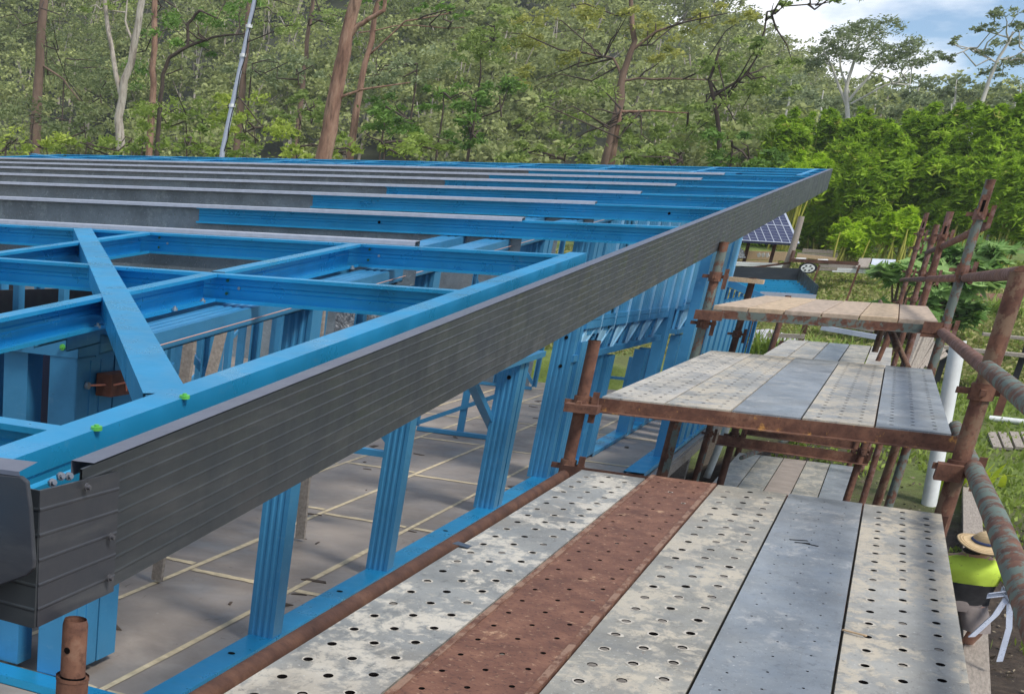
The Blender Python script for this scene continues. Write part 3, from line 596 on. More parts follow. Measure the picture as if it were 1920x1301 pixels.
transom((-1.29, 16.2, 1.50), (.24, 16.2, 1.47), .10, .10, 'rust'); transom((-1.33, 20.9, 1.12), (.14, 20.9, 1.08), .10, .10, 'rust')
transom((-1.2, 11.6, 2.66), (.4, 11.6, 2.66), .05, .07, 'rust_dark'); transom((-1.2, 16.3, 2.36), (.2, 16.3, 2.36), .05, .07, 'rust_dark'); transom((-1.2, 20.8, 2.36), (.2, 20.8, 2.36), .05, .07, 'rust_dark')
transom((-1.3, 16.25, .73), (.25, 16.25, .73), .05, .07, 'rust_dark'); transom((-1.3, 20.8, .73), (.25, 20.8, .73), .05, .07, 'rust_dark')
m = M(); m.tube([aY(1470, 594, 18), aY(1666, 608, 18)], .022, 10); m.build('guard_rail', simple('galvanised_tube', (.5, .5, .52), .4, .4), scaf, 'pale grey tube behind the timber deck')
m = M(); m.tube([aY(1325, 895, 18.5), aY(1372, 778, 18.5)], .045, 12); m.build('brace_tube', simple('pale_tube', (.5, .52, .48), .5), scaf, 'pale grey tube standing by the floor edge')
m = M(); m.tube([aY(1390, 858, 19), aY(1530, 805, 23)], .03, 10); m.build('brace_tube', MAT['rust_grey'], scaf)
m = M(); m.beam(aY(1368, 523, 16.2), aY(1432, 529, 16.2), .2, .045); m.build('packing_board', MAT['timber_pale'], scaf)
# ---- planks
def plank(name, label, x0, x1, y0, y1, zt, mat, pattern=None, dx=.1, dy=.115, r=.0112, cols=3, group=None, skirt=.055, rimp=0, filled=.25, lip=None):
    """folded steel plank: top sheet with real punched holes, side skirts, end closure"""
    loc = V(((x0 + x1) / 2, (y0 + y1) / 2, zt)); T = thing(name, label, 'plank', loc, group)
    m = M(); g = .004; X0, X1 = x0 + g, x1 - g; ry = r * 1.5
    dk = M(); rm = M(); fil = M(); nh = 12
    if pattern is None:
        m.add([(X0, y0, zt), (X1, y0, zt), (X1, y1, zt), (X0, y1, zt)], [(0, 1, 2, 3)])
    else:
        ny = int((y1 - y0 - .1) / dy); cy0 = (y1 - y0 - ny * dy) / 2
        edge = .016; cw = (X1 - X0 - 2 * edge) / cols
        m.add([(X0, y0, zt), (X0 + edge, y0, zt), (X0 + edge, y1, zt), (X0, y1, zt)], [(0, 1, 2, 3)])
        m.add([(X1 - edge, y0, zt), (X1, y0, zt), (X1, y1, zt), (X1 - edge, y1, zt)], [(0, 1, 2, 3)])
        m.add([(X0 + edge, y0, zt), (X1 - edge, y0, zt), (X1 - edge, y0 + cy0, zt), (X0 + edge, y0 + cy0, zt)], [(0, 1, 2, 3)])
        m.add([(X0 + edge, y1 - cy0, zt), (X1 - edge, y1 - cy0, zt), (X1 - edge, y1, zt), (X0 + edge, y1, zt)], [(0, 1, 2, 3)])
        for j in range(ny):
            for i in range(cols):
                ax, bx = X0 + edge + i * cw, X0 + edge + (i + 1) * cw; ay, by = y0 + cy0 + j * dy, y0 + cy0 + (j + 1) * dy
                if pattern == 'stagger' and (i + j) % 2: m.add([(ax, ay, zt), (bx, ay, zt), (bx, by, zt), (ax, by, zt)], [(0, 1, 2, 3)]); continue
                cxx, cyy = (ax + bx) / 2, (ay + by) / 2; o_, q_, w_, lo = [], [], [], []
                for k in range(nh):
                    a = 2 * math.pi * (k + .5) / nh; c_, s_ = math.cos(a), math.sin(a); t = min((cw / 2) / max(abs(c_), 1e-6), (dy / 2) / max(abs(s_), 1e-6))
                    o_.append((cxx + c_ * t, cyy + s_ * t, zt)); q_.append((cxx + c_ * r * 1.15, cyy + s_ * ry * 1.15, zt + .0)); w_.append((cxx + c_ * r, cyy + s_ * ry, zt - .005)); lo.append((cxx + c_ * r, cyy + s_ * ry, zt - .02))
                k0 = o_ + q_ + w_ + lo; fs = []
                for k in range(nh):
                    k2 = (k + 1) % nh
                    for L_ in range(1): fs.append((L_ * nh + k, L_ * nh + k2, (L_ + 1) * nh + k2, (L_ + 1) * nh + k))
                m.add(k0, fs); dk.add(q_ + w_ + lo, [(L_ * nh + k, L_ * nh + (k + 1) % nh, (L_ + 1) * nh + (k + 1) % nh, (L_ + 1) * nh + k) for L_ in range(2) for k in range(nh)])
                for sx in (-1, 1):          # cell corners left over by the ring
                    for sy in (-1, 1):
                        cor = (cxx + sx * cw / 2, cyy + sy * dy / 2, zt); n_ = sorted(o_, key=lambda p: (p[0] - cor[0]) ** 2 + (p[1] - cor[1]) ** 2)[:2]
                        if max(abs(n_[0][0] - cor[0]) + abs(n_[0][1] - cor[1]), 0) > 1e-5: m.add([n_[0], n_[1], cor], [(0, 1, 2)])
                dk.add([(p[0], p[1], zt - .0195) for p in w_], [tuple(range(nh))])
                if rimp and random.random() < rimp:
                    sx_, sy_ = random.uniform(1.5, 1.9), random.uniform(1.4, 1.75); vv = []
                    for kk in range(nh):
                        a = 2 * math.pi * (kk + .5) / nh; jj = random.uniform(.75, 1.15); vv += [(cxx + math.cos(a) * r * 1.12, cyy + math.sin(a) * ry * 1.12, zt + .0009), (cxx + math.cos(a) * r * sx_ * jj, cyy + math.sin(a) * ry * sy_ * jj, zt + .0009)]
                    rm.add(vv, [(2 * kk, 2 * kk + 1, (2 * kk + 3) % (2 * nh), (2 * kk + 2) % (2 * nh)) for kk in range(nh)])
                if random.random() < filled:
                    zz = zt - random.uniform(.0006, .003); fil.add([(p[0], p[1], zz) for p in w_], [tuple(range(nh))])
    for xx in (X0, X1): m.add([(xx, y0, zt), (xx, y1, zt), (xx, y1, zt - skirt), (xx, y0, zt - skirt)], [(0, 1, 2, 3)])
    for yy_ in (y0, y1): m.add([(X0, yy_, zt), (X1, yy_, zt), (X1, yy_, zt - skirt), (X0, yy_, zt - skirt)], [(0, 1, 2, 3)])
    m.build('deck_sheet', mat, T)
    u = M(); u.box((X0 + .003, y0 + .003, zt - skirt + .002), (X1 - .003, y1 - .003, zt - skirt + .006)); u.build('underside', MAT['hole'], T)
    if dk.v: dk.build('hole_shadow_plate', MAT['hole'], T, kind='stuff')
    if rm.v: rm.build('cement_rims', MAT['cement'], T, kind='stuff')
    if fil.v: fil.build('hole_filling', MAT['grime'], T, kind='stuff')
    if lip:
        for xx in lip: q = M(); q.box((xx - .009, y0, zt + .0006), (xx + .009, y1, zt + .004)); q.build('edge_strip', MAT['rust_pale'], T)
    return T
MAT['cement'] = simple('dried_cement', (.47, .44, .38), .9, 0, .35, 50)
MAT['grime'] = simple('packed_grime', (.15, .135, .115), .9, 0, .4, 30)
MAT['rust_pale'] = rusty('pale_rust_edge', (.26, .16, .11), .5)
GA = galv('plank_galv_splashed', (.28, .285, .27), (.66, .61, .51), .50, (.33, .28, .21), 1)
GB = galv('plank_galv_mottled', (.31, .30, .26), (.56, .50, .39), .50, (.37, .31, .23), 2)
GC = galv('plank_galv_blue', (.27, .295, .31), (.46, .46, .44), .56, (.27, .27, .25), 3, .42)
GD = galv('plank_galv_cream', (.35, .345, .315), (.58, .51, .39), .485, (.46, .41, .32), 4)
GE = galv('plank_galv_pale', (.37, .36, .33), (.60, .55, .46), .475, (.32, .29, .23), 5)
def rustplank():
    m_, nt, b = newmat('rust_plank'); v = coords(nt); n = noise(nt, v, 7, 8, .7)
    c = ramp(nt, n, [(.3, (.085, .034, .022)), (.5, (.155, .068, .042)), (.7, (.24, .115, .07))])
    c = mix(nt, ramp(nt, noise(nt, v, 70, 4, .7), [(.55, 0.), (.63, .8)]), c, (.05, .02, .016))
    c = mix(nt, ramp(nt, noise(nt, v, 6, 7, .7, .5), [(.61, 0.), (.65, .75)]), c, (.44, .28, .17))
    c = mix(nt, ramp(nt, noise(nt, v, 38, 4, .7), [(.60, 0.), (.66, .75)]), c, (.40, .25, .16))
    nt.links.new(c, b.inputs['Base Color']); b.inputs['Roughness'].default_value = .8; bump(nt, b, noise(nt, v, 50, 5, .7), .4, .003); return m_
RP = rustplank()
G1 = 'planks of the near deck'; z1_ = 2.422
plank('scaffold_plank', 'cement splashed plank beside the dark rusty tube, innermost of the near deck', -1.075, -.775, 2.02, 6.47, z1_, GA, 'stagger', dy=.0825, cols=3, r=.0105, filled=.2, group=G1, rimp=.8)
plank('scaffold_plank', 'rust brown perforated steel plank, the only brown plank of the near deck', -.775, -.475, 2.02, 6.60, z1_, RP, 'stagger', dy=.0825, cols=3, r=.0065, filled=.05, group=G1, rimp=.04, lip=(-.761, -.489))
plank('scaffold_plank', 'mottled grey perforated plank right of the brown plank on the near deck', -.475, -.175, 2.02, 6.58, z1_, GB, 'stagger', dy=.0825, cols=3, r=.0115, filled=.7, group=G1, rimp=.7)
plank('scaffold_plank', 'smooth blue grey plank without large holes on the near deck', -.175, .128, 2.02, 6.60, z1_, GC, 'stagger', dy=.0825, cols=3, r=.0032, filled=0, group=G1)
plank('scaffold_plank', 'plank with three columns of clear dark holes at the outer edge of the near deck', .128, .43, 2.02, 6.60, z1_, GD, 'stagger', dy=.0825, cols=3, r=.010, filled=.12, group=G1, rimp=.3)
G2 = 'planks of the middle deck'; zs = 2.732
for k, (mt, lab, pat) in enumerate(((GE, 'pale speckled plank at the wall side of the middle deck', 'stagger'), (GD, 'cream perforated plank second from the wall on the middle deck', 'grid'), (GC, 'smooth grey centre plank of the middle deck', None), (GD, 'cream dimpled plank right of centre on the middle deck', 'stagger'), (GC, 'blue grey dimpled plank at the outer edge of the middle deck', 'stagger'))):
    x = -1.125 + k * .302; plank('scaffold_plank', lab, x, x + .302, 6.9, 11.45, zs, mt, pat and 'stagger', dy=.0825, cols=3, r=.0085, filled=.6, group=G2)
G3 = 'timber boards of the timber deck'
for k in range(6):
    x = -1.19 + k * .253; loc = V((x + .12, 13.8, 3.06)); m = M(); m.box((x + .004, 11.46 + random.uniform(-.0, .05), 3.035), (x + .249, 16.1 + random.uniform(-.1, .05), 3.068 + random.uniform(0, .004)))
    lab = ['at its wall end', 'second from its wall end', 'third from its wall end', 'third from its outer end', 'second from its outer end', 'at its outer end'][k]
    m.build('timber_board', simple(f'board_tan_{k}', (.44 + .05 * math.sin(k * 2), .34 + .03 * math.sin(k * 2), .245), .8, 0, .22, 5, .2, (5, .8, 5)), None, 'tan timber board of the timber deck, ' + lab, 'board', G3, bevel=.003)
G4 = 'planks of the grey deck behind the middle deck'
for k in range(5):
    x = -1.10 + k * .256; lab = ['wall side', 'second from the wall', 'centre', 'second from the outer edge', 'outer edge'][k]
    plank('scaffold_plank', 'grey plank of the deck beneath and behind the timber deck, ' + lab, x, x + .25, 16.3, 20.8, 2.42, (GE, GD, GC, GB, GE)[k], None, group=G4)
G5 = 'planks of the low deck near the ground'
for k in range(5):
    x = -1.33 + k * .297; lab = ['wall side, most splashed', 'second from the wall, mud patched', 'centre', 'second from the outer edge, muddy', 'outer edge'][k]
    plank('scaffold_plank', 'worn plank of the low deck beneath the middle deck, ' + lab, x, x + .293, 16.3, 20.85, .80, (GE, GB, simple('ply_brown', (.30, .25, .21), .8, 0, .2, 4), GB, GC)[k], None, group=G5)
m = M(); c = aZ(866, 1022, z1_ + .004)
for k in range(2): m.slab([c + V((-.03 + .02 * k, -.02, .006)), c + V((.03, -.03 + k * .01, .002)), c + V((.035, .0, .004)), c + V((-.02, .02, .008 - .003 * k))], .0015)
m.build('metal_offcut', simple('offcut', (.10, .13, .17), .4, .5), None, 'tiny dark metal offcut lying at the inner edge of the near deck', 'offcut')
m = M(); c = aZ(1508, 1015, z1_ + .0012)
for a_, b_ in (((-.05, .0), (.01, .03)), ((.0, -.03), (.05, -.05)), ((-.03, -.04), (.02, -.02))): m.beam(c + V((a_[0], a_[1], 0)), c + V((b_[0], b_[1], 0)), .010, .001)
m.build('tar_mark', MAT['hole'], None, 'small black smear on the smooth blue grey plank', 'mark')
for (px, lab) in (((1713, 1182), 'pale wood splinter lying on the gap of the two outer near deck planks'),):
    m = M(); c = aZ(1580, 1180, z1_ + .006); m.beam(c, c + V((.06, -.03, .002)), .008, .004); m.build('wood_splinter', MAT['timber_pale'], None, lab, 'splinter')

# ================================================================ vegetation
def cloud_mesh(name, P, N, A, size, width, tint, mat, parent=None, origin=None, bend=0):
    """leaves: one pointed quad each. P centres, A long axes, N side axes"""
    n = len(P); a = A * size[:, None] * .5; b = N * width[:, None] * .5
    vs = np.empty((n, 4, 3)); vs[:, 0] = P - a; vs[:, 1] = P + b + a * .1; vs[:, 2] = P + a; vs[:, 3] = P - b + a * .1
    org = np.array(origin_of(parent)) if parent is not None else np.array(origin if origin is not None else (0, 0, 0))
    me = bpy.data.meshes.new(name); me.vertices.add(n * 4); me.vertices.foreach_set('co', (vs - org).astype(np.float32).ravel())
    me.loops.add(n * 4); me.loops.foreach_set('vertex_index', np.arange(n * 4, dtype=np.int32))
    me.polygons.add(n); me.polygons.foreach_set('loop_start', np.arange(0, n * 4, 4, dtype=np.int32))
    me.update(calc_edges=True)
    at = me.attributes.new('tint', 'FLOAT', 'FACE'); at.data.foreach_set('value', tint.astype(np.float32))
    me.materials.append(mat); o = bpy.data.objects.new(name, me); sc.collection.objects.link(o)
    if parent is not None: o.parent = parent
    elif origin is not None: o.location = origin
    return o
def unit(v): return v / np.maximum(np.linalg.norm(v, axis=1, keepdims=True), 1e-9)
def blob_leaves(c, r, n, per=60, spread=.17, flat=.42, shell=.55, droop=.25):
    """clumped leaf positions in an ellipsoid with centre c and radii r"""
    nc = max(3, n // per); d = unit(rng.normal(size=(nc, 3))); rad = (shell + (1 - shell) * rng.random(nc) ** .7) * np.where(rng.random(nc) < .25, rng.random(nc), 1)
    cc = np.array(c) + d * rad[:, None] * np.array(r); ct = rng.random(nc)
    k = rng.integers(0, nc, n); g = rng.normal(size=(n, 3)); rm = (r[0] + r[2]) / 2
    cs = spread * rm * (.6 + .8 * rng.random(nc))
    off = g * cs[k][:, None] * np.array([1, 1, flat]); off[:, 2] -= droop * cs[k] * (g[:, 0] ** 2 + g[:, 1] ** 2) * .5
    return cc[k] + off, ct[k]
def leaves(name, blobs, mat, L, wr, n_by, parent, vert=.5, hang=0, **kw):
    Ps, Ts = [], []
    for (c, r, n) in blobs: p, t = blob_leaves(c, r, n, **kw); Ps.append(p); Ts.append(t)
    P = np.concatenate(Ps); T = np.concatenate(Ts); n = len(P)
    A = rng.normal(size=(n, 3)); A[:, 2] = A[:, 2] * vert - hang; A = unit(A); B = rng.normal(size=(n, 3)); B = unit(np.cross(A, B))
    s = L * (.6 + .8 * rng.random(n)); tint = np.clip(T * .7 + rng.random(n) * .3, 0, 1)
    return cloud_mesh(name, P, B, A, s, s * wr, tint, mat, parent)
def ppm(Y): return 3160 / Y
def pxblobs(bl, Y, L, wr, cover):
    out = []
    for b in bl:
        x, y, rx, ry = b[:4]; yy = Y + (b[4] if len(b) > 4 else random.uniform(-1.5, 1.5)); c = aY(x, y, yy); e = aY(x + rx, y, yy); f = aY(x, y - ry, yy)
        RX = abs(e.x - c.x); RZ = abs(f.z - c.z); k = ppm(yy) ; n = int(cover * math.pi * rx * ry / (L * k * L * k * wr * .32))
        out.append((tuple(c), (RX, RX * .9, RZ), max(60, n)))
    return out
LM = {
 'gum': leafmat('gum_leaves', (.10, .16, .04), (.33, .41, .12), trans=.35),
 'gum_yellow': leafmat('yellowish_gum_leaves', (.15, .18, .04), (.50, .49, .14), trans=.35),
 'gum_grey': leafmat('grey_gum_leaves', (.12, .16, .085), (.30, .35, .19), trans=.3),
 'dark': leafmat('dark_leaves', (.05, .11, .02), (.18, .31, .06), trans=.3),
 'feather': leafmat('feathery_leaves', (.085, .12, .05), (.21, .25, .11), trans=.3),
 'bright': leafmat('bright_leaves', (.09, .15, .028), (.30, .39, .08), trans=.35),
 'lime': leafmat('lime_leaves', (.15, .22, .03), (.42, .50, .09), trans=.35),
 'bamboo': leafmat('bamboo_leaves', (.05, .13, .008), (.38, .55, .045), trans=.38, dry=(.42, .38, .10)),
 'bamboo_lime': leafmat('young_bamboo_leaves', (.20, .36, .015), (.48, .64, .05), trans=.4),
 'broad': leafmat('broad_leaves', (.09, .20, .04), (.34, .50, .18), .35),
 'strap': leafmat('strap_leaves', (.09, .17, .03), (.36, .45, .11), .4),
 'yellow': leafmat('yellow_strap_leaves', (.28, .40, .02), (.62, .68, .07), .4),
 'hill': leafmat('hill_leaves', (.095, .125, .05), (.42, .46, .18), trans=.3),
}
def bark(name, c0, c1, c2):
    m, nt, b = newmat(name); v = coords(nt, (1, 1, .35)); c = ramp(nt, noise(nt, v, 2.4, 7, .7), [(.32, c0), (.5, c1), (.68, c2)])
    c = mix(nt, ramp(nt, noise(nt, coords(nt, (1, 1, .18)), 9, 5, .7), [(.5, 0.), (.66, .75)]), c, tuple(x * .35 for x in c0)); nt.links.new(c, b.inputs['Base Color']); b.inputs['Roughness'].default_value = .92
    bump(nt, b, noise(nt, coords(nt, (1, 1, .2)), 10, 6, .7), 1.0, .05); return m
BK = {'pale': bark('pale_bark', (.25, .20, .16), (.42, .37, .31), (.56, .52, .45)), 'red': bark('reddish_bark', (.15, .075, .05), (.27, .155, .105), (.40, .27, .19)),
      'brown': simple('brown_bark', (.16, .105, .075), .92, 0, .35, 3, .6, (1, 1, .4)), 'white': simple('white_bark', (.50, .48, .43), .85, 0, .25, 2, .3, (1, 1, .4)),
      'dark': simple('dark_branch', (.06, .042, .032), .9, 0, .3, 4, .4), 'culm': simple('bamboo_culm', (.34, .33, .05), .5, 0, .3, 5)}
def limb(m, pts, Y, w0, w1):
    """pts are picture points at distance Y; w in picture px"""
    ps = [aY(p[0], p[1], Y + (p[2] if len(p) > 2 else 0)) for p in pts]; n = len(ps)
    fine = [ps[0]]; 
    for a, b in zip(ps, ps[1:]):
        for t in (.33, .66, 1): q = a.lerp(b, t); fine.append(q + (V([random.gauss(0, 1) for _ in range(3)]) * (b - a).length * .018 if t < 1 else V((0, 0, 0))))
    k = len(fine); m.tube(fine, [max(.012, (w0 + (w1 - w0) * i / (k - 1)) / 2 / ppm(Y)) for i in range(k)], 9)
    return fine
def tree(name, label, cat, Y, limbs, blobs, leaf, bark, L=.17, wr=.34, cover=1.3, group=None, vert=.5, hang=0, twigs=True, toground=True, **kw):
    bs = aY(limbs[0][0][0][0], limbs[0][0][0][1], Y) if limbs else aY(blobs[0][0], blobs[0][1], Y)
    T = thing(name, label, cat, (bs.x, Y, gzf(bs.x, Y)), group)
    bl = pxblobs(blobs, Y, L, wr, cover)
    allp = []
    for i, (pts, w0, w1) in enumerate(limbs):
        m = M()
        if i == 0 and toground:
            b0 = aY(pts[0][0], pts[0][1], Y)
            if b0.z > T.location.z: m.tube([(b0.x, Y, T.location.z - .1), b0], w0 / 2 / ppm(Y) * 1.08, 9)
        fp = limb(m, pts, Y, w0, w1); allp += fp[len(fp) // (2 if i == 0 else 4):]; m.build('trunk' if i == 0 else 'limb', BK[bark if i == 0 or len(bark) < 2 else bark], T)
    if twigs and limbs and blobs:
        m = M(); tips = [aY(p[-1][0], p[-1][1], Y) for p, _, _ in limbs] + [aY(limbs[0][0][len(limbs[0][0]) // 2][0], limbs[0][0][len(limbs[0][0]) // 2][1], Y)]
        for c, r, n in bl:
            c = V(c); near = sorted(allp, key=lambda q: (q - c).length)[:6]
            for _ in range(2):
                st = random.choice(near); e = c + V((random.gauss(0, .4) * r[0], random.gauss(0, .4) * r[1], random.gauss(0, .4) * r[2])); L_ = (e - st).length; w1_ = V([random.gauss(0, .10) * L_ for _ in range(3)])
                ps = [st, st.lerp(e, .3) + w1_ + V((0, 0, -.04 * L_)), st.lerp(e, .65) - w1_ * .6 + V((0, 0, .05 * L_)), e]; m.tube(ps, [.035, .026, .018, .008], 5, False)
        m.build('branches', BK['dark' if bark in ('dark', 'brown', 'red') else bark], T)
    if bl: leaves('crown', bl, LM[leaf], L, wr, 0, T, vert, hang, **kw)
    return T
# far wooded hillside: one mass
def hill_forest():
    Ps, Ts, Ss = [], [], []; tr = M(); n = 0
    while n < 1500:
        Y = 66 + 125 * random.random() ** .8; u = random.uniform(-.80, .18); X = u * Y; z = gzf(X, Y); n += 1
        h = random.uniform(3.6, 6.6) * (.75 if Y < 80 else 1); rx = random.uniform(1.3, 2.6); rz = h * random.uniform(.24, .36); k = int(420 * (1.35 - (Y - 66) / 200))
        p, t = blob_leaves((X, Y, z + h * .72), (rx, rx, rz), k, per=34, spread=.20, flat=.42, shell=.75)
        tone = random.random(); Ps.append(p); Ts.append(t * .3 + tone * .62 + .1 * rng.random(k)); Ss.append(np.full(k, .28 + .12 * random.random()))
        if random.random() < .45:
            tr.tube([(X, Y, z), (X + random.gauss(0, .25), Y, z + h * .45), (X + random.gauss(0, .5), Y, z + h * .9)], [.11, .08, .04], 5, False)
            for _ in range(2): tr.tube([(X, Y, z + h * .4), (X + random.gauss(0, .9), Y, z + h * .85)], [.06, .025], 4, False)
    P = np.concatenate(Ps); N = len(P); A = rng.normal(size=(N, 3)); A[:, 2] *= .5; A = unit(A); B = unit(np.cross(A, rng.normal(size=(N, 3)))); s = np.concatenate(Ss)
    o = cloud_mesh('hillside_forest', P, B, A, s, s * .55, np.clip(np.concatenate(Ts), 0, 1), LM['hill']); tag(o, 'grey green eucalypt forest covering the hillside behind everything', 'forest', kind='stuff')
    tr.build('trunks', BK['pale'], o, kind='stuff')
hill_forest()
T1 = 'trees standing behind the house'
tree('gum_tree', 'thick brown trunk at the far left with feathery dull foliage', 'tree', 46, [([(68, 215), (75, 120), (83, 0)], 30, 24), ([(75, 120), (120, 150), (150, 190)], 6, 3)], [(40, 60, 90, 40), (130, 40, 80, 35), (20, 160, 80, 40), (120, 150, 70, 35)], 'feather', 'brown', L=.26, wr=.12, cover=.62, group=T1, hang=.5, spread=.3)
tree('gum_tree', 'pale trunk forking in two left of the antenna mast', 'tree', 40, [([(226, 300), (222, 220), (230, 182), (252, 80), (268, -10)], 26, 18), ([(228, 185), (214, 120), (203, 60), (195, -10)], 14, 11), ([(252, 90), (235, 40), (240, -10)], 7, 4)], [(240, -6, 60, 14), (180, 20, 50, 18)], 'gum', 'pale', group=T1, cover=.8)
tree('gum_tree', 'slim reddish trunk right of the pale forked tree', 'tree', 48, [([(286, 190), (290, 90), (290, -10)], 18, 15)], [(330, 30, 60, 30), (300, 70, 50, 20), (250, 130, 60, 30)], 'dark', 'red', group=T1, cover=.75)
tree('gum_tree', 'dark crooked limbs carrying dark foliage left of the mast', 'tree', 43, [([(300, 200), (305, 140), (318, 108), (352, 88), (352, 45), (375, 20)], 12, 7), ([(352, 88), (400, 70), (470, 62)], 8, 3), ([(312, 140), (340, 130)], 4, 2)], [(400, 25, 90, 30), (350, 60, 60, 25), (395, 90, 50, 22), (470, 20, 60, 22)], 'dark', 'dark', group=T1, cover=.85)
tree('gum_tree', 'straight brown trunk directly behind the antenna mast', 'tree', 52, [([(455, 160), (462, 80), (470, -10)], 17, 14)], [(530, 25, 70, 28), (560, 55, 50, 20)], 'gum', 'brown', group=T1, cover=.7)
tree('gum_tree', 'thin dark trunk between the mast and the big red trunk', 'tree', 56, [([(568, 158), (575, 80), (588, -10)], 12, 9)], [(610, 30, 60, 30), (640, 70, 40, 18)], 'gum', 'brown', group=T1, cover=.7)
tree('gum_tree', 'big leaning reddish trunk with a dark crooked branch to the right', 'tree', 36, [([(605, 300), (622, 210), (640, 120), (652, 60), (672, -15)], 42, 28), ([(650, 78), (672, 48), (700, 32), (720, 20), (724, -10)], 13, 9), ([(634, 185), (680, 168), (770, 155)], 7, 2.5), ([(628, 160), (618, 140)], 4, 2)], [(620, -10, 60, 10)], 'gum', 'red', group=T1, cover=.5, twigs=False)
tree('gum_tree', 'slim reddish trunk leaning right behind the big leaning trunk', 'tree', 44, [([(668, 205), (684, 120), (712, -10)], 17, 12), ([(684, 110), (760, 40), (845, 25)], 5, 2.5), ([(672, 62), (780, 48), (870, 52)], 3, 1.5)], [(850, 22, 40, 16), (815, 12, 50, 14), (690, 10, 40, 14)], 'dark', 'red', group=T1, cover=.8)
tree('gum_tree', 'tall spreading gum with dark leaning trunk and yellowish crown above the roof centre', 'tree', 50, [([(1140, 290), (1158, 210), (1168, 140), (1190, 78), (1182, -10)], 22, 8), ([(1170, 150), (1150, 110), (1100, 100)], 6, 3), ([(1180, 100), (1230, 60), (1290, 40)], 7, 3), ([(1172, 152), (1250, 148), (1345, 152)], 5, 2)], [(990, 70, 55, 45), (1060, 30, 70, 35), (1150, 20, 70, 25), (1230, 55, 80, 32), (1310, 30, 60, 25), (1080, 95, 55, 28), (1390, 22, 50, 20), (985, 140, 50, 30), (1240, 110, 60, 22)], 'gum_yellow', 'brown', group=T1, cover=.85)
tree('gum_tree', 'rounded olive crown in front of the spreading gum', 'tree', 44, [([(1148, 300), (1160, 230), (1165, 205)], 13, 6), ([(1160, 210), (1220, 208), (1290, 212)], 6, 2)], [(1110, 160, 75, 26), (1060, 195, 55, 30), (1010, 235, 60, 32), (1170, 250, 60, 30), (1240, 240, 70, 34), (1090, 260, 60, 26)], 'gum', 'red', group=T1, cover=.95)
tree('gum_tree', 'dense dark green tree left of the bamboo', 'tree', 47, [([(1350, 300), (1345, 220), (1330, 150), (1350, 90)], 10, 5), ([(1340, 180), (1400, 140), (1430, 90)], 6, 3), ([(1425, 95), (1436, 40), (1470, 12), (1540, 8), (1630, -12)], 4, 1.5)], [(1470, 4, 40, 7), (1530, 0, 40, 7), (1590, -3, 40, 6), (1446, 30, 14, 13), (1330, 130, 70, 35), (1400, 95, 60, 30), (1380, 165, 80, 38), (1450, 150, 60, 34), (1310, 200, 80, 34), (1400, 225, 80, 34), (1480, 110, 45, 20), (1300, 255, 80, 32)], 'gum', 'dark', group=T1, cover=.9)
tree('gum_tree', 'white limbed gum with wide domed crown against the sky', 'tree', 66, [([(1590, 230), (1586, 170), (1600, 120), (1612, 70)], 9, 4), ([(1588, 200), (1565, 140), (1545, 95)], 6, 2), ([(1590, 190), (1640, 130), (1680, 95)], 6, 2), ([(1592, 175), (1575, 120), (1580, 75)], 4, 2), ([(1595, 195), (1660, 160), (1700, 150)], 4, 2)], [(1580, 68, 45, 18), (1640, 55, 60, 20), (1700, 85, 45, 18), (1555, 98, 38, 16), (1620, 95, 60, 18), (1735, 110, 40, 14), (1530, 120, 35, 14), (1670, 115, 50, 15)], 'gum_grey', 'white', L=.15, group=T1, cover=2.1, shell=.7, spread=.2, per=34)
tree('gum_tree', 'open tiered gum at the right edge against the clouds', 'tree', 60, [([(1838, 200), (1855, 150), (1872, 110), (1900, 60)], 8, 4), ([(1868, 118), (1830, 95), (1790, 85)], 3, 1.5), ([(1872, 112), (1905, 105), (1920, 95)], 3, 1.5)], [(1885, 22, 38, 9), (1850, 50, 30, 9), (1915, 45, 25, 9), (1890, 78, 35, 9), (1790, 76, 22, 6), (1780, 108, 26, 7), (1845, 100, 26, 8), (1905, 115, 40, 12), (1860, 135, 30, 10)], 'gum_grey', 'white', L=.14, group=T1, cover=2.0, spread=.24, per=34)
# ridge trees against the sky at right
for i, (x, y, r, Yd) in enumerate(((1480, 150, 46, 80), (1540, 170, 50, 76), (1640, 165, 55, 84), (1720, 150, 48, 86), (1790, 150, 44, 80), (1850, 165, 52, 84), (1910, 158, 50, 80), (1600, 195, 60, 70), (1690, 190, 60, 72), (1780, 195, 60, 70), (1900, 190, 55, 70))):
    lab = ['grey green ridge tree behind the dense dark tree', 'grey green ridge tree left of the white limbed gum', 'grey green ridge tree just right of the white limbs', 'grey green ridge tree under the gap of sky', 'grey green ridge tree left of the tiered gum', 'grey green ridge tree behind the tiered gum', 'grey green ridge tree at the right frame edge', 'ridge tree low behind the white limbs', 'ridge tree above the highest bamboo tip', 'ridge tree low left of the tiered gum', 'ridge tree low at the right frame edge'][i]
    tree('ridge_tree', lab, 'tree', Yd, [([(x, y + 40), (x + 4, y)], 4, 2)], [(x, y + 10, r, 22), (x + r * .5, y + 30, r * .7, 18), (x - r * .4, y + 34, r * .7, 20)], 'gum_grey', 'white', L=.2, wr=.42, cover=1.2, group='trees on the ridge', twigs=False, per=36, spread=.2)
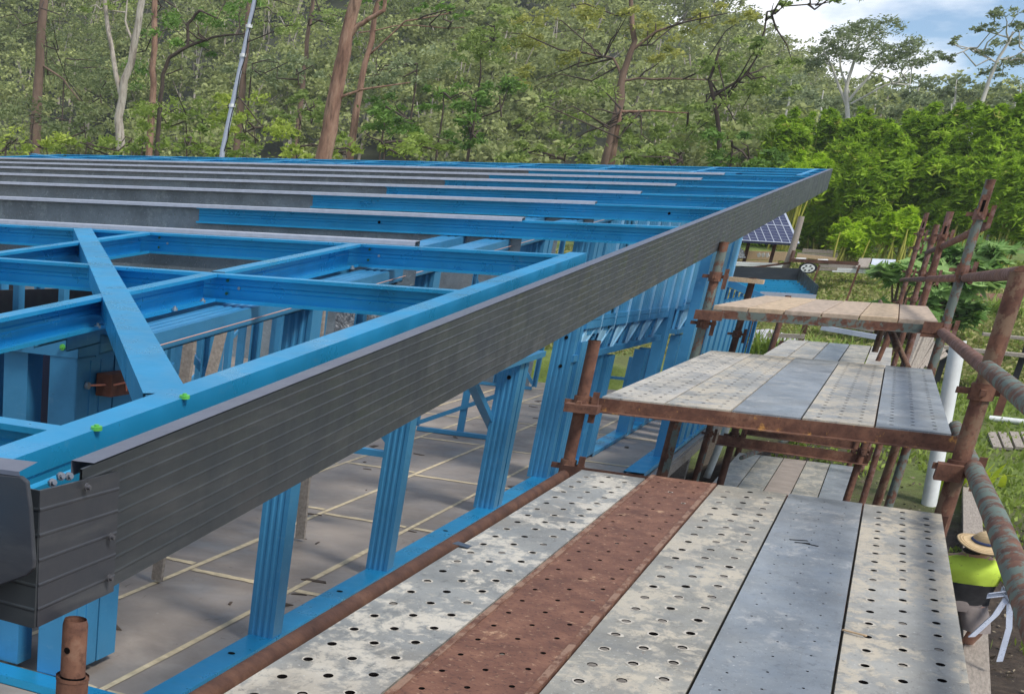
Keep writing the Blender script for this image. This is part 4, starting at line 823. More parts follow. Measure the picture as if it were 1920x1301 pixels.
# understory behind the roof
US = [(38, (10, 262, 90, 34), (90, 272, 70, 26), 'lime', 'lime bush at the far left behind the roof edge'), (44, (60, 215, 90, 30), (160, 225, 80, 34), 'feather', 'dull feathery bush below the thick brown trunk'),
 (40, (160, 268, 70, 24), (250, 262, 70, 26), 'bright', 'low green bush below the pale forked trunk'), (45, (270, 205, 70, 30), (350, 215, 70, 34), 'bright', 'green bush left of the mast, behind the low ones'), (40, (430, 195, 75, 34), (480, 240, 90, 34), 'lime', 'large bright bush behind the antenna mast'),
 (39, (350, 258, 80, 28), (420, 272, 80, 22), 'bright', 'low bush left of the mast foot'), (46, (560, 220, 60, 40), (590, 190, 50, 30), 'gum', 'loose pale bush left of the big leaning trunk'), (40, (560, 275, 60, 20), (650, 278, 60, 18), 'lime', 'lime tips at the foot of the big leaning trunk'),
 (44, (720, 200, 70, 36), (770, 225, 80, 34), 'dark', 'dark green bush right of the big leaning trunk'), (40, (720, 268, 90, 24), (820, 275, 80, 20), 'bright', 'low bush behind the roof right of the big trunk'), (45, (890, 185, 34, 40), (885, 235, 60, 40), 'dark', 'dark pointed conifer behind the middle of the roof'),
 (48, (830, 175, 50, 40), (940, 180, 45, 40), 'dark', 'dark bush flanking the pointed conifer'), (43, (980, 275, 60, 24), (1060, 285, 80, 20), 'gum', 'olive bush below the rounded olive crown'), (42, (1170, 288, 80, 20), (1280, 288, 90, 20), 'gum', 'olive bush behind the far roof corner, left one'),
 (42, (1370, 275, 70, 34), (1420, 300, 60, 26), 'dark', 'dark bush behind the far roof corner, right one'), (52, (470, 120, 70, 30), (560, 130, 60, 30), 'gum_grey', 'grey green tree crown high behind the mast'), (54, (780, 120, 70, 36), (700, 150, 60, 30), 'gum_grey', 'grey green tree crown right of the leaning trunks'),
 (52, (900, 100, 60, 50), (930, 50, 50, 40), 'gum', 'tall mid green crown left of the spreading gum'), (54, (120, 110, 80, 36), (190, 160, 70, 34), 'feather', 'feathery crown between the thick trunk and the forked trunk')]
for Yd, b1, b2, lf, lab in US:
    tree('bush', lab, 'bush', Yd, [([(b1[0], b1[1] + b1[3]), (b1[0] + 3, b1[1])], 4, 2), ([(b2[0], b2[1] + b2[3]), (b2[0] - 3, b2[1])], 4, 2)], [b1, b2, ((b1[0] + b2[0]) / 2, (b1[1] + b2[1]) / 2 + 8, (b1[2] + b2[2]) / 2, (b1[3] + b2[3]) / 2)], lf, 'dark', L=.19, wr=.36, cover=1.05, group='bushes behind the roof')
# bamboo
BB = [(1465, 268, 46, 62, 50, 0, 'tall bamboo clump beside the dense dark tree'), (1530, 250, 46, 58, 52, 0, 'tall bamboo clump second from the left'), (1505, 330, 52, 40, 45, 1, 'lime rounded bamboo in front of the two left clumps'), (1610, 262, 60, 60, 51, 0, 'tall bamboo clump below the white limbed gum'),
 (1640, 330, 62, 72, 45, 2, 'large drooping bamboo clump right of the roof corner'), (1570, 345, 56, 66, 47, 0, 'dark bamboo clump between the roof corner and the large drooping clump'), (1720, 262, 66, 70, 51, 0, 'tall bamboo clump behind the large drooping clump'), (1810, 258, 62, 66, 50, 0, 'tall bamboo clump third from the right edge'), (1895, 240, 60, 66, 49, 0, 'tallest bamboo clump at the right frame edge'),
 (1745, 350, 66, 60, 46, 0, 'dark bamboo clump behind the first rusty poles'), (1840, 345, 66, 64, 45, 2, 'drooping bamboo clump behind the tallest scaffold pole'), (1912, 370, 50, 64, 43, 2, 'lime tipped bamboo low at the right frame edge'), (1600, 442, 42, 30, 42, 1, 'small round lime bamboo bush near the ground'), (1690, 425, 40, 30, 42, 1, 'small lime bamboo bush behind the first rusty pole'),
 (1540, 425, 50, 34, 46, 0, 'low bamboo clump right of the solar panel'), (1450, 440, 60, 26, 47, 0, 'low bamboo clump behind the solar panel')]
for x, y, rx, ry, Yd, kind, lab in BB:
    y += 24 if y < 300 else 0
    b = aY(x, y, Yd); g0 = gzf(b.x, Yd); T = thing('bamboo_clump', lab, 'bamboo', (b.x, Yd, g0), 'bamboo clumps along the garden edge')
    m = M(); k = ppm(Yd)
    for _ in range(12):
        px = b.x + random.gauss(0, rx * .34 / k); top = b.z + random.uniform(-.3, .3) * ry / k; bx = b.x + (px - b.x) * .8 + random.gauss(0, .1); ly = Yd + random.gauss(0, .35)
        m.tube([(bx, ly, g0 - .05), (bx + (px - bx) * .5, ly, (g0 + top) / 2), (px + random.gauss(0, .05), ly, top)], [.03, .026, .012], 6, False)
    m.build('culms', BK['culm'], T)
    bl = []; RX, RZ = rx / k, ry / k * 1.05
    for _ in range(15 if kind != 1 else 5):
        a = random.random() * 6.28; q = (b.x + math.cos(a) * RX * random.uniform(.2, .62), Yd + math.sin(a) * RX * .6, b.z + random.uniform(-.95, .85) * RZ); s_ = random.uniform(.30, .50)
        bl.append((q, (RX * s_, RX * s_, RZ * s_ * .62), 1300 if kind != 1 else 1500))
    bl.append(((b.x, Yd, b.z), (RX * .8, RX * .8, RZ * .85), 2600))
    for _ in range(9 if kind != 1 else 4):
        a = random.uniform(-1, 1); bl.append(((b.x + a * RX * .9, Yd + random.uniform(-.3, .3), b.z + RZ * (.95 - .6 * a * a) + random.uniform(-.1, .12) * RZ), (RX * .13, RX * .13, RZ * random.uniform(.18, .34)), 300))
    leaves('foliage', bl, LM['bamboo_lime' if kind == 1 else 'bamboo'], .21, .24, 0, T, .4, .3, per=46, spread=.24, flat=.30, droop=.7)
# big leaved shrub behind the outer poles, strap plants, grass tufts
def broad(name, label, cat, spots, Y, L, mat, n, wr=.42, group=None, stems=True):
    b = aY(spots[0][0], spots[0][1], Y); T = thing(name, label, cat, (b.x, Y, gzf(b.x, Y)), group); bl = []
    for x, y, rx, ry in spots: c = aY(x, y, Y + random.uniform(-.6, .6)); bl.append((tuple(c), (rx / ppm(Y), rx / ppm(Y) * .8, ry / ppm(Y) * 1.1), n))
    Ps, Ts = zip(*[blob_leaves(c, r, k, per=9, spread=.2, flat=.3, shell=.7, droop=.3) for c, r, k in bl]); P = np.concatenate(Ps); t = np.concatenate(Ts); N = len(P)
    ctr = np.array(bl[0][0]); A = unit(rng.normal(size=(N, 3)) * np.array([1, 1, .25]) + np.array([0, 0, -.35])); up = unit(rng.normal(size=(N, 3)) * .35 + np.array([0, -.35, 1])); B = unit(np.cross(A, up)); s = L * (.6 + .7 * rng.random(N))
    # each leaf folded along its midrib: two quads
    m = cloud_mesh('foliage', np.concatenate([P + B * (s * wr * .13)[:, None], P - B * (s * wr * .13)[:, None]]), np.concatenate([unit(B + up * .35), unit(B - up * .35)]), np.concatenate([A, A]), np.concatenate([s, s]), np.concatenate([s, s]) * wr * .55, np.concatenate([t, t * .8 + .1]), mat, T)
    if stems:
        q = M()
        for c, r, k in bl:
            for _ in range(6): q.tube([(b.x + random.gauss(0, .2), Y, gzf(b.x, Y) - .05), (c[0] + random.gauss(0, .3) * r[0], c[1], c[2])], [.03, .015], 5, False)
        q.build('stems', BK['brown'], T)
    return T
broad('broad_leaf_shrub', 'large shrub of broad pale green leaves behind the outer scaffold poles', 'shrub', [(1700, 508, 55, 14), (1780, 480, 60, 14), (1860, 470, 50, 14), (1770, 530, 80, 34), (1700, 580, 60, 30), (1840, 510, 50, 26), (1790, 585, 50, 22)], 31, .42, LM['broad'], 210)
def tuft(name, label, cat, x, y, Y, n, L, spread, mat, w=.03, group=None, onz=None, curve=1.0):
    c = aY(x, y, Y); g0 = gzf(c.x, Y) if onz is None else onz; T = thing(name, label, cat, (c.x, Y, g0), group); vs, fs = [], []; ti = []
    for _ in range(n):
        a = random.random() * 6.283; r0 = spread * .35 * random.random(); d = V((math.cos(a), math.sin(a), 0)); s_ = V((-d.y, d.x, 0)); l = L * random.uniform(.6, 1.15); o = V((c.x, Y, g0)) + V((random.gauss(0, 1), random.gauss(0, .6), 0)) * spread * .4
        lean = random.uniform(.3, 1.1) * curve; k = len(vs)
        for i in range(5):
            t = i / 4; p = o + d * (l * lean * .7 * t ** 1.3) + V((0, 0, l * .75 * (t - .55 * lean * t * t))); ww = w * (1 - t ** 2) * .5 + .002; vs += [p - s_ * ww, p + s_ * ww]
        fs += [(k + 2 * i, k + 2 * i + 1, k + 2 * i + 3, k + 2 * i + 2) for i in range(4)]; ti += [random.random()] * 4
    me = bpy.data.meshes.new('blades'); me.from_pydata([(p[0] - c.x, p[1] - Y, p[2] - g0) for p in vs], [], fs); me.materials.append(mat)
    at = me.attributes.new('tint', 'FLOAT', 'FACE'); at.data.foreach_set('value', ti); o = bpy.data.objects.new('blades', me); sc.collection.objects.link(o); o.parent = T; return T
tuft('strap_grass', 'tall arching grass clump under the left half of the timber deck', 'grass clump', 1465, 640, 27.5, 260, 1.15, 1.1, LM['strap'], .035)
tuft('strap_grass', 'looser arching grass clump right of the tall one under the timber deck', 'grass clump', 1535, 640, 28.5, 200, .8, 1.5, LM['strap'], .03)
tuft('strap_plant', 'yellow green strap leaved plant beside the white downpipe', 'plant', 1812, 850, 20.5, 26, .75, .35, LM['yellow'], .085, 'yellow strap plants', curve=.6)
tuft('strap_plant', 'yellow green strap leaved plant right of the brown standard', 'plant', 1850, 838, 20.9, 22, .6, .35, LM['yellow'], .085, 'yellow strap plants', curve=1.0)
tuft('strap_grass', 'spiky light green grass behind the brown standard at right', 'grass clump', 1880, 575, 35, 160, .9, 1.0, LM['strap'], .03)
# grass and ground litter: uncountable
def ground_cover():
    n = 60000; Y = 14.5 + 30 * rng.random(n) ** .9; X = -3 + (Y * .16 + 6) * rng.random(n); ok = (X > -.9 - .12 * np.maximum(0, Y - 25)) & ((Y > 19.5 + 2 * np.sin(X * 2.1)) | (X > 1.9 + .6 * np.sin(Y * 1.7))); X, Y = X[ok], Y[ok]; n = len(X)
    Z = gz(X, Y); s = .05 + .07 * rng.random(n) * (1 + Y / 40); A = unit(rng.normal(size=(n, 3)) * .55 + np.array([0, 0, 1])); B = unit(np.cross(A, rng.normal(size=(n, 3)))); P = np.stack([X, Y, Z + s * .25], -1)
    patch = .5 + .5 * np.sin(X * .9 + 1.3 * np.sin(Y * .35)) * np.cos(Y * .31)
    o = cloud_mesh('grass', P, B, A, s, s * .35, np.clip(patch * .6 + .4 * rng.random(n), 0, 1), leafmat('grass_blades', (.10, .16, .025), (.30, .38, .08))); tag(o, 'short green lawn grass behind and right of the scaffold', 'grass', kind='stuff')
    n = 40000; Y = 27 + 16 * rng.random(n); X = -9 + 12 * rng.random(n); Z = gz(X, Y); s = .05 + .13 * rng.random(n); A = unit(rng.normal(size=(n, 3)) * np.array([1, 1, .6])); B = unit(np.cross(A, rng.normal(size=(n, 3))))
    o = cloud_mesh('rough_weeds', np.stack([X, Y, Z + s * .4], -1), B, A, s, s * .35, rng.random(n), leafmat('weeds', (.16, .17, .05), (.42, .40, .17))); tag(o, 'rough mixed weeds between the verandah frame and the bamboo', 'weeds', kind='stuff')
    n = 4200; Y = 12 + 10 * rng.random(n); X = -1.4 + 4.6 * rng.random(n); Z = gz(X, Y); s = .02 + .07 * rng.random(n) ** 2; A = unit(rng.normal(size=(n, 3)) * np.array([1, 1, .3])); B = unit(np.cross(A, rng.normal(size=(n, 3))))
    o = cloud_mesh('litter', np.stack([X, Y, Z + .012], -1), B, A, s, s * .4, rng.random(n), leafmat('litter_bits', (.06, .045, .03), (.36, .31, .22), .8, 0)); tag(o, 'chips and leaf litter on the bare earth below the scaffold', 'litter', kind='stuff')
ground_cover()
# ================================================================ garden and site objects
def aG(x, y, dz=0):
    r = ray(x, y)
    for t in np.exp(np.linspace(.5, 5, 3000)):
        p = CAM + r * t
        if p[2] < gzf(p[0], p[1]) + dz: return V(p)
    return V(p)
m = M(); b = aY(1740, 952, 19.7); t_ = aY(1797, 640, 19.7); m.tube([(b.x, b.y, gzf(b.x, b.y) - .02), t_], .088, 20); o = m.build('downpipe', MAT['pvc'], None, 'thick white plastic pipe standing upright behind the outer scaffold poles', 'pipe')
m = M(); m.tube([t_ + V((0, 0, .001)), t_ + V((0, 0, .004))], .07, 18); m.build('pipe_bore', MAT['hole'], o)
m = M(); a_ = aG(1852, 790); b_ = aG(1935, 800); m.tube([a_ + V((0, 0, .05)), b_ + V((.4, 0, .05))], .045, 12); m.build('pipe', MAT['pvc'], None, 'white plastic pipe lying on the lawn at the right edge', 'pipe')
m = M(); a_ = aG(1062, 678); m.tube([aY(1062, 677, 27), aY(1156, 692, 27)], .05, 10); m.build('pipe', MAT['pvc'], None, 'white pipe seen through the wall frame beside the green tank', 'pipe')
# antenna mast
b = aY(417, 284, 26); t_ = aY(480, -12, 26); T = thing('antenna_mast', 'tall thin galvanised mast with a cable behind the roof', 'mast', (b.x, 26, gzf(b.x, 26)))
m = M(); m.tube([(b.x, 26, gzf(b.x, 26)), b, t_], [.062, .055, .042], 12); m.build('pole', MAT['silver'], T)
m = M(); m.tube([b.lerp(t_, k / 12) + V((.06 + .02 * math.sin(k * 1.9), -.03, 0)) for k in range(13)], .009, 5); m.build('cable', MAT['hole'], T)
for k in (.3, .62, .8): m = M(); c = b.lerp(t_, k); m.tube([c - V((0, 0, .03)), c + V((0, 0, .03))], .07, 10); m.build('clip', MAT['pvc'], T)
# solar panel on posts
Ys = 38; A_, B_, C_ = aY(1372, 450, Ys), aY(1497, 457, Ys), aY(1468, 393, Ys + 1.6); D_ = A_ + (C_ - B_)
A_ = A_ + (A_ - B_) * .9; D_ = D_ + (A_ - B_) * .47
T = thing('solar_panel', 'dark blue solar panel tilted on posts behind the far end of the house', 'solar panel', ((A_.x + B_.x) / 2, Ys, gzf(B_.x, Ys)))
def cellmat():
    m_, nt, b_ = newmat('solar_cells'); b_.inputs['Base Color'].default_value = (.022, .03, .085, 1); b_.inputs['Roughness'].default_value = .22; return m_
m = M(); m.slab([A_, B_, C_, D_], .05); m.build('panel', cellmat(), T)
g = M(); nrm = (B_ - A_).cross(D_ - A_).normalized(); nrm = nrm if nrm.z > 0 else -nrm
def pp(u, v): return (A_.lerp(B_, u)).lerp(D_.lerp(C_, u), v) + nrm * .006
for k in range(17): g.beam(pp(k / 16, 0), pp(k / 16, 1), .017 if k % 16 else .05, .004, nrm)
for k in range(13): g.beam(pp(0, k / 12) + nrm * .003, pp(1, k / 12) + nrm * .003, (.006 if k % 6 else .03), .003, nrm)
g.build('grid_lines', MAT['silver'], T)
for x in (1405, 1455): q = aY(x, 452, Ys + .5); m = M(); m.beam((q.x, Ys + .5, gzf(q.x, Ys)), (q.x, Ys + .5, q.z), .08, .08, (0, 1, 0)); m.build('support_post', MAT['rust_dark'], T)
b = aY(1474, 500, 37.5); t_ = aY(1503, 406, 37.5); m = M(); m.tube([(b.x, 37.5, gzf(b.x, 37.5) - .1), b, b.lerp(t_, .5) + V((.02, 0, 0)), t_], [.085, .08, .075, .07], 8); m.build('timber_post', MAT['timber_old'], None, 'weathered grey timber post beside the solar panel', 'post')
# trailer with a spoked wheel, sheets and stacked timber behind it
c = aY(1515, 503, 36.5); T = thing('trailer', 'small old trailer with a pale spoked wheel among junk in front of the bamboo', 'trailer', (c.x, 36.5, gzf(c.x, 36.5)))
def disc(c, r, w, n, ax=V((0, 1, 0))): m_ = M(); m_.tube([c - ax * w / 2, c + ax * w / 2], r, n); return m_
wh = disc(c, .20, .10, 22).build('wheel', MAT['dark'], T)
disc(c + V((0, -.055, 0)), .150, .02, 22).build('rim', MAT['pvc'], wh)
for k in range(6): a = k * math.pi / 3; m = M(); q = c + V((math.cos(a) * .09, -.068, math.sin(a) * .09)); m.tube([q, q + V((0, -.006, 0))], .026, 8); m.build('rim_gap', MAT['hole'], wh)
for o_ in [wh] + list(wh.children):
    for v_ in o_.data.vertices: v_.co.z = (v_.co.z - (c.z - T.location.z)) * .62 + (c.z - T.location.z)
m = M(); p = aY(1478, 497, 36.8); m.box((p.x, 36.7, c.z + .12), (c.x + 1.0, 37.6, c.z + .2)); m.box((p.x, 36.7, c.z + .2), (p.x + .04, 37.6, c.z + .38)); m.build('tray', MAT['rust_dark'], T)
m = M(); m.beam((p.x, 37.1, c.z + .1), (p.x - 1.0, 37.1, c.z - .1), .06, .05); m.build('drawbar', MAT['rust_dark'], T)
m = M(); m.slab([aY(1488, 488, 36.9), aY(1508, 486, 36.9), aY(1512, 484, 37.4), aY(1494, 483, 37.4)], .05); m.slab([aY(1530, 490, 36.9), aY(1556, 492, 36.9), aY(1552, 486, 37.4), aY(1534, 486, 37.4)], .06); m.build('load_sheet', MAT['pvc'], T)
for i, (x0, y0, x1, y1, Y, w, h, mt, lab) in enumerate(((1494, 479, 1568, 487, 41, .1, .09, 'timber_pale', 'long pale board on the pile behind the trailer'), (1535, 498, 1640, 502, 38.5, .14, .1, 'timber_old', 'grey plank lying right of the trailer wheel'), (1380, 478, 1475, 481, 40, .5, .22, 'timber_pale', 'stack of tan boards under the solar panel'),
     (1378, 493, 1480, 497, 38, .16, .06, 'pvc', 'long white strip lying behind the verandah fascia'), (1505, 470, 1600, 476, 43, .3, .1, 'timber_old', 'weathered boards at the foot of the bamboo'), (1570, 505, 1650, 508, 38.3, .1, .06, 'pvc', 'thin white length lying in the weeds'))):
    a, b = aY(x0, y0, Y), aY(x1, y1, Y); m = M(); m.beam(a, b, w, h); m.beam(a - V((.1, 0, h * .9)), b - V((.15, 0, h * .9)), w, h * .6); m.build('board_stack', MAT[mt], None, lab, 'boards', 'boards lying around the garden', bevel=.005)
m = M(); m.slab([aY(1632, 500, 38), aY(1675, 502, 38), aY(1680, 487, 38.6), aY(1636, 485, 38.6)], .03); m.build('metal_sheet', simple('pale_sheet', (.62, .66, .74), .4, .2, .08, 3), None, 'pale sheet of metal leaning in front of the bamboo', 'sheet')
m = M(); m.slab([aY(1604, 500, 38.2), aY(1630, 501, 38.2), aY(1634, 484, 38.7), aY(1612, 484, 38.7)], .03); m.build('metal_sheet', MAT['timber_old'], None, 'brown grey sheet left of the pale one', 'sheet')
for k in range(3):
    m = M(); m.beam(aY(1424 + k * 8, 482, 39.5), aY(1419 + k * 8 + 3, 475, 39.5), .07, .12, (0, 1, 0)); m.build('concrete_block', simple('block', (.5, .5, .48), .9), None, ['grey block under the solar panel, leftmost of three', 'grey block under the solar panel, middle of three', 'grey block under the solar panel, rightmost of three'][k], 'block', 'grey blocks under the panel')
T = thing('covered_heap', 'heap under a crumpled grey tarpaulin left of the grey blocks', 'tarpaulin', aY(1385, 480, 38))
m = M(); pr = [(1370, 485), (1375, 470), (1384, 462), (1393, 468), (1398, 484)]; P0 = [aY(x, y, 38) for x, y in pr]; P1 = [p + V((-.1, 1.2, 0)) for p in P0]; nn = len(P0)
m.add(P0 + P1, [(i, i + 1, nn + i + 1, nn + i) for i in range(nn - 1)] + [tuple(range(nn)), tuple(range(2 * nn - 1, nn - 1, -1))]); m.build('tarpaulin', foilmat(), T)
for i, (x0, y0, x1, y1, Y, lab) in enumerate(((1612, 497, 1588, 552, 33.5, 'long rusty star picket leaning in the weeds'), (1537, 497, 1520, 528, 34.5, 'short rusty star picket by the trailer wheel'))):
    m = M(); a, b = aY(x0, y0, Y), aY(x1, y1, Y); m.beam(a, (b.x, b.y, min(b.z, gzf(b.x, b.y)) - .05), .04, .04, (0, 1, 0)); m.build('star_picket', MAT['rust'], None, lab, 'fence post')
# green water tank
c = aY(1196, 700, 29); r_ = 42 / ppm(29) * 1.25; T = thing('water_tank', 'round dark green ribbed water tank beyond the wall frame', 'water tank', (c.x, 29, gzf(c.x, 29)))
m = M(); zt = aY(1196, 648, 29).z; prof = []; z = gzf(c.x, 29) - .2; 
while z < zt: prof += [(z, r_), (z + .05, r_), (z + .065, r_ * .955), (z + .085, r_)]; z += .115
m.tube([(c.x, 29, p[0]) for p in prof], [p[1] for p in prof], 40, True); m.build('tank_body', simple('tank_green', (.055, .115, .085), .45, 0, .12, 3), T)
# benches and tables on the lawn
def bench(label, x0, y0, x1, y1, Y, w, h, legs, mt='timber_old'):
    a, b = aY(x0, y0, Y), aY(x1, y1, Y); T = thing('garden_bench', label, 'bench', ((a.x + b.x) / 2, Y, gzf(a.x, Y)), 'low benches on the lawn')
    m = M(); m.beam(a, b, w, h); m.build('seat', MAT[mt], T, bevel=.005)
    for t in legs: q = a.lerp(b, t); m = M(); m.beam((q.x, Y, gzf(q.x, Y) - .03), (q.x, Y, q.z - h / 2), .09, .09, (0, 1, 0)); m.build('leg', MAT['dark'], T)
bench('low grey bench left of the brown standard on the lawn', 1842, 626, 1935, 636, 29.5, .4, .05, (.33, .5, .95)); bench('long low grey rail bench crossing behind the white downpipe', 1738, 648, 1935, 668, 27, .3, .06, (.2, .6, .92))
m = M(); a, b = aY(1788, 608, 31.5), aY(1802, 620, 31.5); m.box((a.x, 31.5, b.z), (b.x, 31.8, a.z)); m.build('cream_tub', simple('cream', (.62, .58, .42), .6), None, 'small cream tub on the lawn above the white downpipe', 'tub', bevel=.02)
m = M(); a, b = aG(1655, 512), 0; c = aY(1634, 513, 34); m.box((c.x, 34, c.z - .08), (c.x + .1, 34.1, c.z + .02)); m.build('tub', MAT['pvc'], None, 'small white tub in front of the broad leaved shrub', 'tub', bevel=.01)
# stacked weathered timbers by the outer poles
T = thing('timber_heap', 'leaning heap of weathered split timbers behind the outer poles', 'timber heap', aY(1720, 690, 21.5))
for k in range(11):
    a = aY(1690 + k * 5 + random.uniform(-3, 3), 712 - k * 3, 21.5 + .08 * k); b = aY(1728 + k * 4.5, 622 + k * 4 + random.uniform(-4, 4), 22.3 + .08 * k); m = M(); m.beam((a.x, a.y, max(a.z, gzf(a.x, a.y))), b, .07, .05, (.3, 1, .2)); m.build('timber', MAT['timber_old'], T)
# pale planks beyond the mid deck
for i, (x0, y0, x1, y1, Y) in enumerate(((1545, 604, 1640, 618, 26), (1540, 614, 1655, 634, 25), (1440, 628, 1508, 631, 27))):
    m = M(); a, b = aY(x0, y0, Y), aY(x1, y1, Y); m.beam(a, b, .22, .07); m.build('plank', MAT['silver' if i == 1 else 'timber_old'], None, ['grey plank behind the timber deck, the higher of two', 'pale sheet metal length below the higher grey plank', 'short grey kerb plank before the tall grass clump'][i], 'plank')
m = M(); pts = [aG(1345, 655), aG(1420, 678), aG(1512, 650), aG(1440, 628), aG(1380, 632)]; m.slab([p + V((0, 0, .12)) for p in pts], .1); m.build('tarpaulin', simple('white_tarpaulin', (.50, .48, .52), .5, 0, .2, 3, .6), None, 'pale tarpaulin spread behind the verandah uprights', 'tarpaulin')
# boards on the ground
m = M(); a, b = aG(1818, 890), aG(1830, 1290); m.beam(a + V((0, 0, .05)), b + V((-.05, -1.0, .05)), .2, .05); m.build('walk_board', MAT['timber_old'], None, 'long grey board lying on the earth beneath the worker', 'board', bevel=.005)
for k in range(4):
    x = 1856 + k * 21; a = aG(x, 817); m = M(); c = V((a.x, a.y, gzf(a.x, a.y) + .04)); b = aG(x + 12, 846); m.beam(c, (b.x, b.y, gzf(b.x, b.y) + .04), .11, .04); m.build('paver_board', MAT['timber_old'], None, 'grey board laid on the lawn below the white pipe, ' + ['first from the left', 'second from the left', 'third from the left', 'fourth from the left'][k], 'board', 'boards laid on the lawn')
for i, (x, y) in enumerate(((1862, 572), (1875, 580), (1850, 580))):
    c = aG(x, y); m = M(); P = [c + V((random.uniform(-.5, .5), random.uniform(-.4, .4), random.uniform(0, .3))) for _ in range(7)]
    import bmesh
    bm = bmesh.new(); [bm.verts.new(p - c) for p in P]; bmesh.ops.convex_hull(bm, input=bm.verts); me = bpy.data.meshes.new('rubble'); bm.to_mesh(me); bm.free(); me.materials.append(MAT['rust_brown']); o = bpy.data.objects.new('rubble', me); o.location = c; sc.collection.objects.link(o); tag(o, ['reddish rubble lump behind the lawn, top one', 'reddish rubble lump behind the lawn, right one', 'reddish rubble lump behind the lawn, left one'][i], 'rubble', 'rubble lumps behind the lawn')
# ================================================================ the worker
def worker():
    hp = aY(1846, 1012, 13.7); SC = (1.16, 1.16, (hp.z - .02) / 1.76); base = V((hp.x - .02, 13.85, 0.02))
    T = thing('person', 'worker in straw hat, dirty lime and black polo and grey shorts holding metal offcuts', 'person', base); T.scale = SC; T.rotation_euler = (0, 0, math.radians(6))
    def part(name, me, mat, smooth=True, parent=T):
        me.materials.append(mat); me.polygons.foreach_set('use_smooth', [smooth] * len(me.polygons)); o = bpy.data.objects.new(name, me); sc.collection.objects.link(o); o.parent = parent; return o
    def skin(name, vs, es, rs, mat, root=0, sub=2, parent=T):
        me = bpy.data.meshes.new(name); me.from_pydata(vs, es, []); o = bpy.data.objects.new(name, me); sc.collection.objects.link(o); o.parent = parent; me.materials.append(mat)
        md = o.modifiers.new('s', 'SKIN'); md.use_smooth_shade = True; sk = me.skin_vertices[0].data
        for i, r in enumerate(rs): sk[i].radius = r if isinstance(r, tuple) else (r, r)
        sk[root].use_root = True
        s2 = o.modifiers.new('d', 'SUBSURF'); s2.levels = s2.render_levels = sub; return o
    skinm = simple('skin', (.50, .27, .19), .55, 0, .08, 9); lime = simple('lime_cloth', (.52, .70, .07), .85, 0, .1, 7)
    # dirt on the polo
    nt = lime.node_tree; b = nt.nodes['Principled BSDF']; src = b.inputs['Base Color'].links[0].from_socket; v = coords(nt)
    nt.links.new(mix(nt, ramp(nt, noise(nt, v, 24, 6, .7), [(.60, 0.), (.68, .7)]), src, (.10, .13, .05)), b.inputs['Base Color'])
    black = simple('black_cloth', (.012, .012, .014), .9, 0, .3, 9); shorts = simple('shorts_cloth', (.20, .17, .16), .9, 0, .2, 8, .3); straw = simple('straw', (.56, .42, .24), .85, 0, .2, 30, .5, (1, 1, 3))
    # body (one continuous surface): pelvis, spine, neck, head, arms, legs
    vs = [(0, 0, .93), (0, -.01, 1.12), (0, -.02, 1.32), (0, -.03, 1.46), (.01, -.07, 1.56), (.02, -.12, 1.68),
          (-.19, -.01, 1.42), (-.30, .0, 1.17), (-.33, -.06, .93), (-.33, -.08, .86),
          (.19, -.02, 1.42), (.30, -.08, 1.18), (.27, -.30, 1.08), (.265, -.37, 1.075),
          (-.10, 0, .88), (-.13, -.06, .50), (-.13, .03, .10), (-.13, -.10, .04), (.10, 0, .88), (.16, -.16, .54), (.15, .0, .22), (.15, -.13, .17)]
    es = [(0, 1), (1, 2), (2, 3), (3, 4), (4, 5), (3, 6), (6, 7), (7, 8), (8, 9), (3, 10), (10, 11), (11, 12), (12, 13), (0, 14), (14, 15), (15, 16), (16, 17), (0, 18), (18, 19), (19, 20), (20, 21)]
    rs = [(.14, .12), (.15, .12), (.155, .12), (.10, .08), .055, .10, .062, .047, .033, .03, .062, .047, .033, .03, .10, .062, .042, .04, .10, .062, .042, .04]
    body = skin('body', vs, es, rs, skinm)
    # hands: palm with five curled fingers each
    def hand(c, fwd, up, side):
        c, fwd, up = V(c), V(fwd).normalized(), V(up).normalized(); sd_ = fwd.cross(up).normalized() * side; vs = [c, c + fwd * .07]; es = [(0, 1)]; rs = [(.030, .018), (.038, .016)]
        for k, (o_, l) in enumerate(((-.030, .062), (-.010, .072), (.010, .068), (.029, .052))):
            p0 = c + fwd * .075 + sd_ * o_; p1 = p0 + fwd * l * .5 - up * .008; p2 = p1 + fwd * l * .25 - up * l * .35; p3 = p2 - fwd * l * .1 - up * l * .3; n0 = len(vs); vs += [p0, p1, p2, p3]; es += [(1, n0), (n0, n0 + 1), (n0 + 1, n0 + 2), (n0 + 2, n0 + 3)]; rs += [.0095, .009, .0085, .007]
        p0 = c + fwd * .02 - sd_ * .034; p1 = p0 + fwd * .03 - sd_ * .02 - up * .015; p2 = p1 + fwd * .028 - up * .02; n0 = len(vs); vs += [p0, p1, p2]; es += [(0, n0), (n0, n0 + 1), (n0 + 1, n0 + 2)]; rs += [.013, .011, .009]
        skin('hand', [tuple(q) for q in vs], es, rs, skinm, 0, 2, body)
    hand((-.33, -.085, .86), (.1, -.25, -1), (0, -1, .2), 1); hand((.265, -.37, 1.075), (0, -1, -.1), (0, 0, 1), -1)
    # head details
    import bmesh
    def ball(name, c, r, mat, parent, seg=16):
        bm = bmesh.new(); bmesh.ops.create_uvsphere(bm, u_segments=seg, v_segments=seg // 2, radius=1); me = bpy.data.meshes.new(name)
        for v_ in bm.verts: v_.co = V((v_.co.x * r[0] + c[0], v_.co.y * r[1] + c[1], v_.co.z * r[2] + c[2]))
        bm.to_mesh(me); bm.free(); return part(name, me, mat, True, parent)
    hd = ball('face', (.02, -.12, 1.665), (.078, .095, .115), skinm, body, 20); hair = simple('black_hair', (.012, .010, .010), .8)
